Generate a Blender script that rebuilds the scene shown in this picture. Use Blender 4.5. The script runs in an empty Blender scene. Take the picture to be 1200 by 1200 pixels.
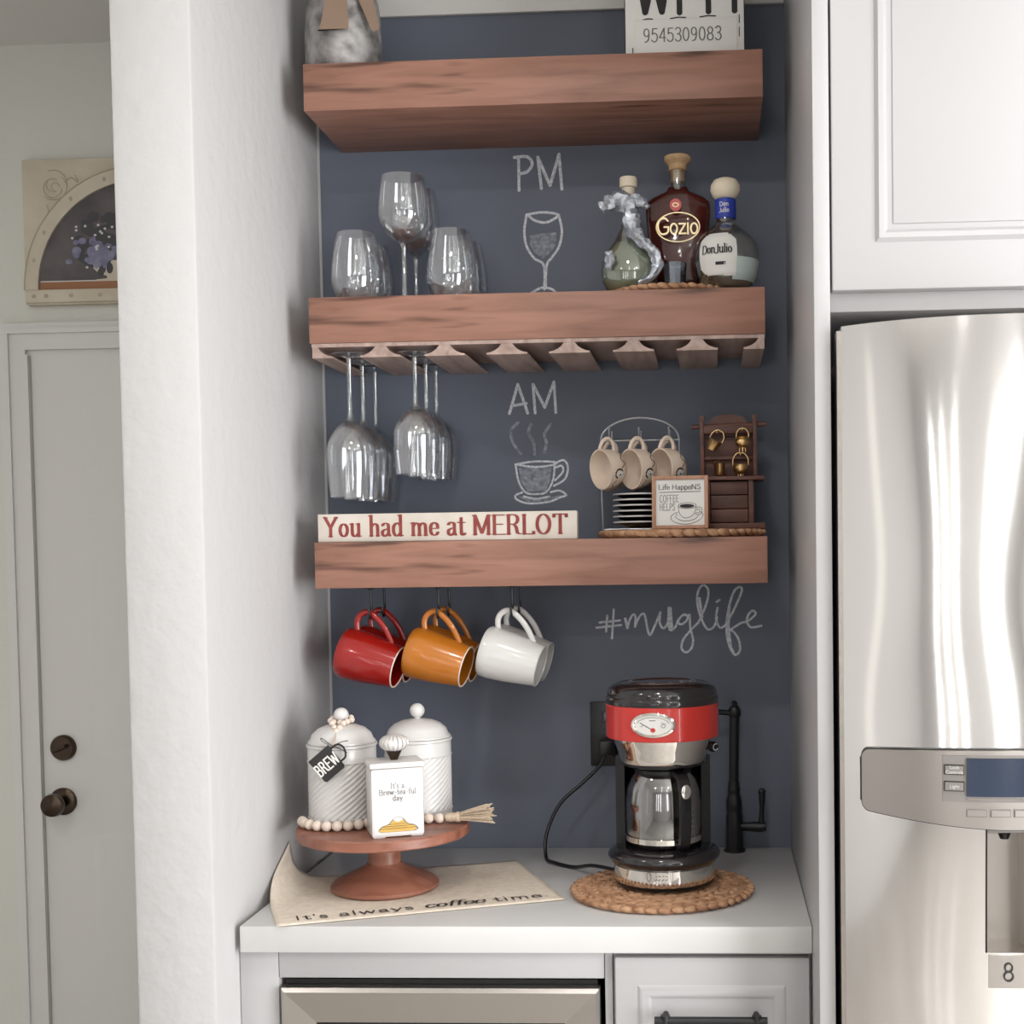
import bpy, bmesh, math, random
from mathutils import Vector, Matrix
random.seed(7)
S = bpy.context.scene
COL = S.collection
PI = math.pi
R = math.radians

# ------------------------------------------------------------------ camera
cam = bpy.data.cameras.new('camera')
cam.sensor_fit = 'HORIZONTAL'
cam.sensor_width = 36.0
cam.lens = 46.5
cam.shift_x = -0.13072          # the photograph is an off-centre crop
cam.shift_y = 0.09365
cam.clip_start = 0.05
camo = bpy.data.objects.new('camera', cam)
COL.objects.link(camo)
_y, _p, _r = 0.05201, 0.040926, -0.013818       # yaw left, pitch down, roll
_f = Vector((-math.sin(_y) * math.cos(_p), math.cos(_y) * math.cos(_p), -math.sin(_p)))
_x = Vector((math.cos(_y), math.sin(_y), 0))
_u = _x.cross(_f)
_rt = math.cos(_r) * _x + math.sin(_r) * _u
_up = -math.sin(_r) * _x + math.cos(_r) * _u
camo.matrix_world = Matrix(((_rt.x, _up.x, -_f.x, 0.0), (_rt.y, _up.y, -_f.y, -2.65),
                            (_rt.z, _up.z, -_f.z, 1.5083), (0, 0, 0, 1)))
S.camera = camo

# ------------------------------------------------------------------ world, daylight, exposure
S.view_settings.view_transform = 'Standard'
S.view_settings.look = 'None'
S.view_settings.gamma = 1.0
S.view_settings.use_curve_mapping = False
S.view_settings.exposure = 0.12
w = bpy.data.worlds.new('overcast')
S.world = w
w.use_nodes = True
w.node_tree.nodes['Background'].inputs[0].default_value = (0.93, 0.96, 1.0, 1)
w.node_tree.nodes['Background'].inputs[1].default_value = 3.0
S.cycles.use_denoising = True
S.cycles.transparent_max_bounces = 32
S.cycles.max_bounces = 12


def area_light(name, loc, rot, sx, sy, power, color=(1, 1, 1), shape='RECTANGLE', spread=180):
    l = bpy.data.lights.new(name, 'AREA')
    l.shape = shape
    l.size = sx
    l.size_y = sy
    l.energy = power
    l.color = color
    l.spread = R(spread)
    o = bpy.data.objects.new(name, l)
    o.location = loc
    o.rotation_euler = rot
    COL.objects.link(o)
    return o


# daylight from an unseen rear window and an added glazed door on the right
for _gx in (-1.86, -1.25, -.62):      # added strips in the rear-left blinds, for streaks in the fridge reflection
    area_light('window_rear_left_%d_offscreen' % round(-100 * _gx), (_gx, -5.55, 1.45), (R(90), 0, 0), .03, 1.84, 3.2, (0.97, 0.985, 1.0))
area_light('window_rear_right_offscreen', (1.32, -5.55, 1.45), (R(90), 0, 0), .26, 1.84, 5, (0.97, 0.985, 1.0))
area_light('patio_door_right_offscreen', (2.35, -2.75, 1.25), (0, R(90), 0), 2.2, 2.0, 140, (0.97, 0.985, 1.0))


# ------------------------------------------------------------------ colour and material helpers
def lin(h):
    h = h.lstrip('#')
    c = [int(h[i:i + 2], 16) / 255 for i in (0, 2, 4)]
    return tuple((x / 12.92 if x <= .04045 else ((x + .055) / 1.055) ** 2.4) for x in c) + (1,)


def mat(name, col, rough=.5, metal=0, col2=None, scale=8, stretch=(1, 1, 1), bump=0, bscale=None,
        coat=0, spec=.5, detail=4, sss=0):
    m = bpy.data.materials.new(name)
    m.use_nodes = True
    nt = m.node_tree
    b = nt.nodes['Principled BSDF']
    b.inputs['Base Color'].default_value = lin(col)
    b.inputs['Roughness'].default_value = rough
    b.inputs['Metallic'].default_value = metal
    b.inputs['Specular IOR Level'].default_value = spec
    if coat:
        b.inputs['Coat Weight'].default_value = coat
        b.inputs['Coat Roughness'].default_value = .06
    if col2 or bump:
        tc = nt.nodes.new('ShaderNodeTexCoord')
        mp = nt.nodes.new('ShaderNodeMapping')
        mp.inputs['Scale'].default_value = stretch
        nt.links.new(tc.outputs['Object'], mp.inputs[0])
        nz = nt.nodes.new('ShaderNodeTexNoise')
        nz.inputs['Scale'].default_value = scale
        nz.inputs['Detail'].default_value = detail
        nt.links.new(mp.outputs[0], nz.inputs['Vector'])
        if col2:
            rp = nt.nodes.new('ShaderNodeValToRGB')
            rp.color_ramp.elements[0].position = .32
            rp.color_ramp.elements[1].position = .68
            rp.color_ramp.elements[0].color = lin(col2)
            rp.color_ramp.elements[1].color = lin(col)
            nt.links.new(nz.outputs['Fac'], rp.inputs[0])
            nt.links.new(rp.outputs[0], b.inputs['Base Color'])
        if bump:
            n2 = nz
            if bscale:
                n2 = nt.nodes.new('ShaderNodeTexNoise')
                n2.inputs['Scale'].default_value = bscale
                n2.inputs['Detail'].default_value = 3
                nt.links.new(mp.outputs[0], n2.inputs['Vector'])
            bp = nt.nodes.new('ShaderNodeBump')
            bp.inputs['Strength'].default_value = 1
            bp.inputs['Distance'].default_value = bump
            nt.links.new(n2.outputs['Fac'], bp.inputs['Height'])
            nt.links.new(bp.outputs[0], b.inputs['Normal'])
    return m


def clear_glass(name, tint, refl=.08, rough=.03, edge=.55):
    """thin-walled glass: fresnel mix of see-through and mirror"""
    m = bpy.data.materials.new(name)
    m.use_nodes = True
    nt = m.node_tree
    nt.nodes.remove(nt.nodes['Principled BSDF'])
    out = nt.nodes['Material Output']
    tr = nt.nodes.new('ShaderNodeBsdfTransparent')
    tr.inputs[0].default_value = lin(tint)
    gl = nt.nodes.new('ShaderNodeBsdfGlossy')
    gl.inputs['Roughness'].default_value = rough
    gl.inputs[0].default_value = (1, 1, 1, 1)
    lw = nt.nodes.new('ShaderNodeLayerWeight')
    lw.inputs[0].default_value = .35
    mr = nt.nodes.new('ShaderNodeMapRange')
    mr.inputs['To Min'].default_value = refl
    mr.inputs['To Max'].default_value = edge
    mx = nt.nodes.new('ShaderNodeMixShader')
    nt.links.new(lw.outputs['Facing'], mr.inputs['Value'])
    nt.links.new(mr.outputs[0], mx.inputs[0])
    nt.links.new(tr.outputs[0], mx.inputs[1])
    nt.links.new(gl.outputs[0], mx.inputs[2])
    nt.links.new(mx.outputs[0], out.inputs[0])
    return m


def emit(name, col, s):
    m = bpy.data.materials.new(name)
    m.use_nodes = True
    b = m.node_tree.nodes['Principled BSDF']
    b.inputs['Base Color'].default_value = lin(col)
    b.inputs['Emission Color'].default_value = lin(col)
    b.inputs['Emission Strength'].default_value = s
    return m


def wood(name, c_light, c_dark, axis=0, rough=.45, scale=5, knots=True):
    m = bpy.data.materials.new(name)
    m.use_nodes = True
    nt = m.node_tree
    b = nt.nodes['Principled BSDF']
    b.inputs['Roughness'].default_value = rough
    tc = nt.nodes.new('ShaderNodeTexCoord')
    mp = nt.nodes.new('ShaderNodeMapping')
    st = [9.0, 9.0, 9.0]
    st[axis] = .9
    mp.inputs['Scale'].default_value = st
    nt.links.new(tc.outputs['Object'], mp.inputs[0])
    n1 = nt.nodes.new('ShaderNodeTexNoise')
    n1.inputs['Scale'].default_value = scale
    n1.inputs['Detail'].default_value = 6
    n1.inputs['Distortion'].default_value = .6
    nt.links.new(mp.outputs[0], n1.inputs['Vector'])
    r1 = nt.nodes.new('ShaderNodeValToRGB')
    r1.color_ramp.elements[0].position = .3
    r1.color_ramp.elements[1].position = .66
    r1.color_ramp.elements[0].color = lin(c_dark)
    r1.color_ramp.elements[1].color = lin(c_light)
    nt.links.new(n1.outputs['Fac'], r1.inputs[0])
    last = r1.outputs[0]
    if knots:
        m2 = nt.nodes.new('ShaderNodeMapping')
        s2 = [26.0, 26.0, 26.0]
        s2[axis] = 3.0
        m2.inputs['Scale'].default_value = s2
        nt.links.new(tc.outputs['Object'], m2.inputs[0])
        n2 = nt.nodes.new('ShaderNodeTexNoise')
        n2.inputs['Scale'].default_value = 1.3
        n2.inputs['Detail'].default_value = 2
        nt.links.new(m2.outputs[0], n2.inputs['Vector'])
        r2 = nt.nodes.new('ShaderNodeValToRGB')
        r2.color_ramp.elements[0].position = .27
        r2.color_ramp.elements[1].position = .36
        r2.color_ramp.elements[0].color = (.35, .33, .32, 1)
        r2.color_ramp.elements[1].color = (1, 1, 1, 1)
        nt.links.new(n2.outputs['Fac'], r2.inputs[0])
        mx = nt.nodes.new('ShaderNodeMix')
        mx.data_type = 'RGBA'
        mx.blend_type = 'MULTIPLY'
        mx.inputs[0].default_value = 1
        nt.links.new(last, mx.inputs[6])
        nt.links.new(r2.outputs[0], mx.inputs[7])
        last = mx.outputs[2]
    nt.links.new(last, b.inputs['Base Color'])
    bp = nt.nodes.new('ShaderNodeBump')
    bp.inputs['Distance'].default_value = .0006
    nt.links.new(n1.outputs['Fac'], bp.inputs['Height'])
    nt.links.new(bp.outputs[0], b.inputs['Normal'])
    return m


M = {}
M['wall'] = mat('painted_drywall', '#b8b6b5', .75, bump=.0022, scale=28, detail=3)
M['hallwall'] = mat('hall_paint', '#d4d3cb', .8, bump=.001, scale=60)
M['ceiling'] = mat('ceiling_paint', '#dad8d3', .9)
M['trim'] = mat('white_trim_paint', '#d6d4d0', .45)
M['floor'] = mat('floor_tile', '#b7b3ae', .35, col2='#a8a39d', scale=2)
M['chalkboard'] = mat('slate_chalkboard_paint', '#6a707d', .62, col2='#5f6571', scale=1.6, detail=6, spec=.35)
M['chalk'] = mat('white_chalk', '#dfe2e7', .95, col2='#b4b8bf', scale=260, detail=2)
M['chalk_faint'] = mat('smudged_chalk', '#a0a6b0', .95, col2='#6e747f', scale=120, detail=4)
M['cabinet'] = mat('white_cabinet_paint', '#adabab', .38)
M['quartz'] = mat('white_quartz', '#cbc9c7', .22, col2='#c3c1bf', scale=3)
M['shelfwood'] = wood('brown_shelf_laminate', '#9d7160', '#7f5948', 0)
M['rackwood'] = wood('rack_wood_grain', '#b39c92', '#8e766c', 1, knots=False)
M['cakewood'] = wood('acacia_wood', '#966350', '#744533', 0, rough=.4, scale=5, knots=False)
M['darkwood'] = wood('dark_stained_wood', '#6a4438', '#472a22', 0, rough=.55, knots=False)
M['framewood'] = wood('light_frame_wood', '#b08468', '#94694f', 2, knots=False)
M['steel'] = mat('brushed_stainless', '#f4f1ee', .11, 1)
M['steel_soft'] = mat('satin_stainless', '#b9b3ad', .3, 1)
M['chrome'] = mat('polished_chrome', '#e2ddd6', .06, 1)
M['wire'] = mat('silver_wire', '#a8a8ab', .38, 1)
M['black'] = mat('black_plastic', '#0d0c0f', .35)
M['blackgloss'] = mat('black_gloss_plastic', '#1d1a1c', .14, coat=.5)
M['blackmatte'] = mat('matte_black_metal', '#131316', .42)
M['darkglass'] = mat('dark_glass', '#15161a', .06)
M['red'] = mat('red_enamel', '#c02a22', .28, coat=.4)
M['redglaze'] = mat('red_glaze', '#96160f', .2, coat=.4, col2='#820f0b', scale=9)
M['orange'] = mat('orange_glaze', '#b96f20', .2, coat=.4, col2='#a65f17', scale=9)
M['whiteglaze'] = mat('white_glaze', '#cfcdca', .18, coat=.4)
M['ceramic'] = mat('white_ceramic', '#cfccc9', .3, coat=.2)
M['cream'] = mat('cream_stoneware', '#decdbd', .4, col2='#d3c0ae', scale=12)
M['paper'] = mat('white_paper', '#d8d6d1', .8)
M['signwhite'] = mat('distressed_white_paint', '#d3cac0', .8, col2='#c5bbae', scale=14)
M['ink'] = mat('black_ink', '#2a2728', .8)
M['inkgrey'] = mat('grey_ink', '#6d6a6b', .8)
M['inkred'] = mat('maroon_paint', '#7c302c', .8, col2='#8c443d', scale=60)
M['burlap'] = mat('tan_linen', '#e2d6c6', .95, col2='#d6c8b6', scale=90, bump=.0006, bscale=500)
M['straw'] = mat('woven_seagrass', '#c39a78', .75, col2='#93694b', scale=55, bump=.0006)
M['bead'] = mat('whitewashed_wood_bead', '#e2d3c6', .6, col2='#d5c3b3', scale=60)
M['jute'] = mat('cream_jute', '#d3c1ab', .95, col2='#bca78e', scale=150)
M['kraft'] = mat('kraft_ribbon', '#86705f', .85)
M['galv'] = mat('galvanized_zinc', '#b0aca9', .5, .45, col2='#676462', scale=34, detail=6)
M['brass'] = mat('aged_brass', '#d9b680', .28, 1)
M['bronze'] = mat('dark_bronze', '#4a3f36', .25, 1)
M['cork'] = mat('cork', '#c9a983', .8, col2='#b4926b', scale=80)
M['corkwhite'] = mat('pale_cork', '#dccfb9', .7)
M['foil'] = mat('crinkled_silver', '#dfe3ea', .25, .45, bump=.003, scale=90, detail=3, col2='#a3acba')
M['blueband'] = mat('blue_band', '#23399a', .4)
M['glass'] = clear_glass('clear_glass', '#f4f5f6', .12)
M['glass_thick'] = clear_glass('thick_clear_glass', '#e6ebea', .16)
M['glass_green'] = clear_glass('pale_green_glass', '#d6dbd0', .14)
M['glass_blue'] = clear_glass('pale_blue_glass', '#c2d2e0', .28)
M['carafe'] = clear_glass('carafe_glass', '#d5d2d0', .2)
M['amber'] = mat('amber_liqueur', '#33130e', .1, coat=.6, col2='#54201a', scale=9)
M['paleliquid'] = mat('pale_green_liquid', '#a3a89a', .12, coat=.6)
M['aqua'] = mat('pale_aqua_paper', '#b5c4c1', .6)
M['gold'] = mat('gold_print', '#d9c39a', .35, .6)
M['tea'] = mat('yellow_tea_sachet', '#c9a659', .6, col2='#b48d3e', scale=20, stretch=(1, 1, 8))
M['screen'] = mat('blue_display', '#232c3c', .2, col2='#2d3748', scale=3)
M['greypanel'] = mat('grey_panel', '#7c7773', .4)
M['paintdark'] = mat('canvas_dark', '#6c6666', .7, col2='#4c4748', scale=9, detail=6)
M['canvascream'] = mat('canvas_cream', '#cfc6b4', .8, col2='#c2b7a2', scale=12, detail=5)
M['canvasgrey'] = mat('canvas_ornament', '#aea38f', .8)
M['lavender'] = mat('lavender_paint', '#8f8ea6', .8, col2='#6d6c82', scale=40)
M['leafpaint'] = mat('dark_leaf_paint', '#4d4c50', .8)
M['petal'] = mat('pale_petal_paint', '#cfcbc9', .8)
M['ledge'] = mat('ledge_paint', '#9a6c4c', .7)


# ------------------------------------------------------------------ mesh helpers
class MB:
    def __init__(s):
        s.v, s.f = [], []

    def add(s, vs, fs):
        o = len(s.v)
        s.v += [tuple(p) for p in vs]
        s.f += [tuple(i + o for i in f) for f in fs]
        return s

    def box(s, x0, x1, y0, y1, z0, z1):
        return s.add([(x0, y0, z0), (x1, y0, z0), (x1, y1, z0), (x0, y1, z0),
                      (x0, y0, z1), (x1, y0, z1), (x1, y1, z1), (x0, y1, z1)],
                     [(0, 3, 2, 1), (4, 5, 6, 7), (0, 1, 5, 4), (1, 2, 6, 5), (2, 3, 7, 6), (3, 0, 4, 7)])

    def rbox(s, x0, x1, y0, y1, z0, z1, b=.003, seg=2):
        bm = bmesh.new()
        bmesh.ops.create_cube(bm, size=1)
        for v in bm.verts:
            v.co = Vector(((x0 + x1) / 2 + v.co.x * (x1 - x0), (y0 + y1) / 2 + v.co.y * (y1 - y0),
                           (z0 + z1) / 2 + v.co.z * (z1 - z0)))
        bmesh.ops.bevel(bm, geom=bm.edges[:], offset=b, segments=seg, profile=.5, affect='EDGES')
        bm.verts.index_update()
        s.add([v.co for v in bm.verts], [[v.index for v in f.verts] for f in bm.faces])
        bm.free()
        return s

    def lathe(s, prof, n=40, axis='z', c=(0, 0, 0), a0=0, a1=None, sx=1, sy=1):
        """profile of (radius, height); a radius of 0 closes the end"""
        full = a1 is None
        a1 = a0 + 2 * PI if full else a1
        m = n if full else n + 1
        o = len(s.v)
        for r, h in prof:
            for i in range(m):
                a = a0 + (a1 - a0) * i / n
                p = (r * math.cos(a) * sx, r * math.sin(a) * sy, h)
                if axis == 'x':
                    p = (p[2], p[0], p[1])
                elif axis == 'y':
                    p = (p[0], -p[2], p[1])
                s.v.append((p[0] + c[0], p[1] + c[1], p[2] + c[2]))
        for k in range(len(prof) - 1):
            for i in range(n):
                j = (i + 1) % m
                s.f.append((o + k * m + i, o + k * m + j, o + (k + 1) * m + j, o + (k + 1) * m + i))
        return s

    def sphere(s, c, r, n=16, k=10, sc=(1, 1, 1)):
        prof = [(max(1e-5, r * math.sin(PI * i / k)), -r * math.cos(PI * i / k)) for i in range(k + 1)]
        o = len(s.v)
        s.lathe(prof, n)
        for i in range(o, len(s.v)):
            p = s.v[i]
            s.v[i] = (p[0] * sc[0] + c[0], p[1] * sc[1] + c[1], p[2] * sc[2] + c[2])
        return s

    def tube(s, pts, r, n=8, closed=False, cap=True, flat=1.0):
        P = [Vector(p) for p in pts]
        m = len(P)
        rr = r if isinstance(r, (list, tuple)) else [r] * m
        o = len(s.v)
        up = None
        for i in range(m):
            if closed:
                t = P[(i + 1) % m] - P[i - 1]
            else:
                t = P[min(i + 1, m - 1)] - P[max(i - 1, 0)]
            t.normalize()
            if up is None:
                up = Vector((0, 0, 1)) if abs(t.z) < .9 else Vector((0, 1, 0))
            a = t.cross(up)
            if a.length < 1e-6:
                a = t.orthogonal()
            a.normalize()
            up = a.cross(t).normalized()
            for j in range(n):
                an = 2 * PI * j / n
                s.v.append(tuple(P[i] + a * math.cos(an) * rr[i] + up * math.sin(an) * rr[i] * flat))
        q = m if closed else m - 1
        for i in range(q):
            for j in range(n):
                k = (j + 1) % n
                i2 = (i + 1) % m
                s.f.append((o + i * n + j, o + i * n + k, o + i2 * n + k, o + i2 * n + j))
        if cap and not closed:
            s.f.append(tuple(o + j for j in range(n))[::-1])
            s.f.append(tuple(o + (m - 1) * n + j for j in range(n)))
        return s

    def prism(s, poly, d0, d1, plane='xz'):
        """extrude a 2D polygon; plane xz -> depth along y, xy -> along z, yz -> along x"""
        def mk(p, d):
            return {'xz': (p[0], d, p[1]), 'xy': (p[0], p[1], d), 'yz': (d, p[0], p[1])}[plane]
        n = len(poly)
        o = len(s.v)
        s.v += [mk(p, d0) for p in poly] + [mk(p, d1) for p in poly]
        s.f.append(tuple(o + i for i in range(n)))
        s.f.append(tuple(o + n + i for i in range(n))[::-1])
        for i in range(n):
            j = (i + 1) % n
            s.f.append((o + i, o + n + i, o + n + j, o + j))
        return s

    def poly(s, pts):
        return s.add(pts, [tuple(range(len(pts)))])

    def xform(s, mx, start=0):
        for i in range(start, len(s.v)):
            s.v[i] = tuple(mx @ Vector(s.v[i]))
        return s

    def build(s, name, m, parent=None, smooth=40, loc=None, rot=None):
        me = bpy.data.meshes.new(name)
        me.from_pydata(s.v, [], s.f)
        bm = bmesh.new()
        bm.from_mesh(me)
        bmesh.ops.recalc_face_normals(bm, faces=bm.faces)
        bm.to_mesh(me)
        bm.free()
        if smooth:
            me.shade_smooth()
            me.set_sharp_from_angle(angle=R(smooth))
        me.materials.append(M[m] if isinstance(m, str) else m)
        o = bpy.data.objects.new(name, me)
        COL.objects.link(o)
        if parent:
            o.parent = parent
        if loc:
            o.location = loc
        if rot:
            o.rotation_euler = rot
        return o


def tag(o, label, cat, group=None):
    o['label'] = label
    o['category'] = cat
    if group:
        o['group'] = group
    return o


def thing(name, label, cat, loc=(0, 0, 0), rot=(0, 0, 0), group=None):
    o = bpy.data.objects.new(name, None)
    o.empty_display_size = .02
    COL.objects.link(o)
    o.location = loc
    o.rotation_euler = rot
    return tag(o, label, cat, group)


def struct(o, label=None, cat=None):
    o['kind'] = 'structure'
    if label:
        o['label'] = label
    if cat:
        o['category'] = cat
    return o


def copy_tree(o, parent=None):
    c = o.copy()
    COL.objects.link(c)
    if parent:
        c.parent = parent
    for ch in [q for q in bpy.data.objects if q.parent == o]:
        if ch is not c:
            copy_tree(ch, c)
    return c


def smoothpath(pts, n=5, closed=False):
    out = []
    m = len(pts)
    for i in range(m if closed else m - 1):
        def g(k):
            return pts[k % m] if closed else pts[min(max(k, 0), m - 1)]
        a, b, c, d = g(i - 1), g(i), g(i + 1), g(i + 2)
        for j in range(n):
            t = j / n
            out.append(tuple(.5 * (2 * b[k] + (c[k] - a[k]) * t + (2 * a[k] - 5 * b[k] + 4 * c[k] - d[k]) * t * t +
                                   (3 * b[k] - a[k] - 3 * c[k] + d[k]) * t ** 3) for k in range(len(b))))
    out.append(tuple(pts[0]) if closed else tuple(pts[-1]))
    return out


# ------------------------------------------------------------------ a pen for every word and line drawing
def hull(P):
    P = sorted(set(P))
    if len(P) < 3:
        return P

    def half(Q):
        h = []
        for p in Q:
            while len(h) > 1 and (h[-1][0] - h[-2][0]) * (p[1] - h[-2][1]) - (h[-1][1] - h[-2][1]) * (p[0] - h[-2][0]) <= 1e-12:
                h.pop()
            h.append(p)
        return h
    return half(P)[:-1] + half(P[::-1])[:-1]


def pen(path, nw, nh):
    """sweep a broad nib (nw wide, nh high) along a path of points; returns convex pieces"""
    out = []
    for a, b in zip(path[:-1], path[1:]):
        if abs(a[0] - b[0]) + abs(a[1] - b[1]) < 1e-7:
            continue
        pts = []
        for p in (a, b):
            for k in range(8):
                an = PI / 8 + k * PI / 4
                pts.append((p[0] + nw / 2 * math.cos(an), p[1] + nh / 2 * math.sin(an)))
        out.append(hull(pts))
    return out


def dense(path, n=10):
    """cut straight strokes short so that they can follow a curved surface"""
    out = []
    for a, b in zip(path[:-1], path[1:]):
        out += [(a[0] + (b[0] - a[0]) * k / n, a[1] + (b[1] - a[1]) * k / n) for k in range(n)]
    return out + [path[-1]]


def ell(cx, cy, rx, ry, n=24, a0=0, a1=2 * PI):
    return [(cx + rx * math.cos(a0 + (a1 - a0) * i / n), cy + ry * math.sin(a0 + (a1 - a0) * i / n)) for i in range(n + 1)]


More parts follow.
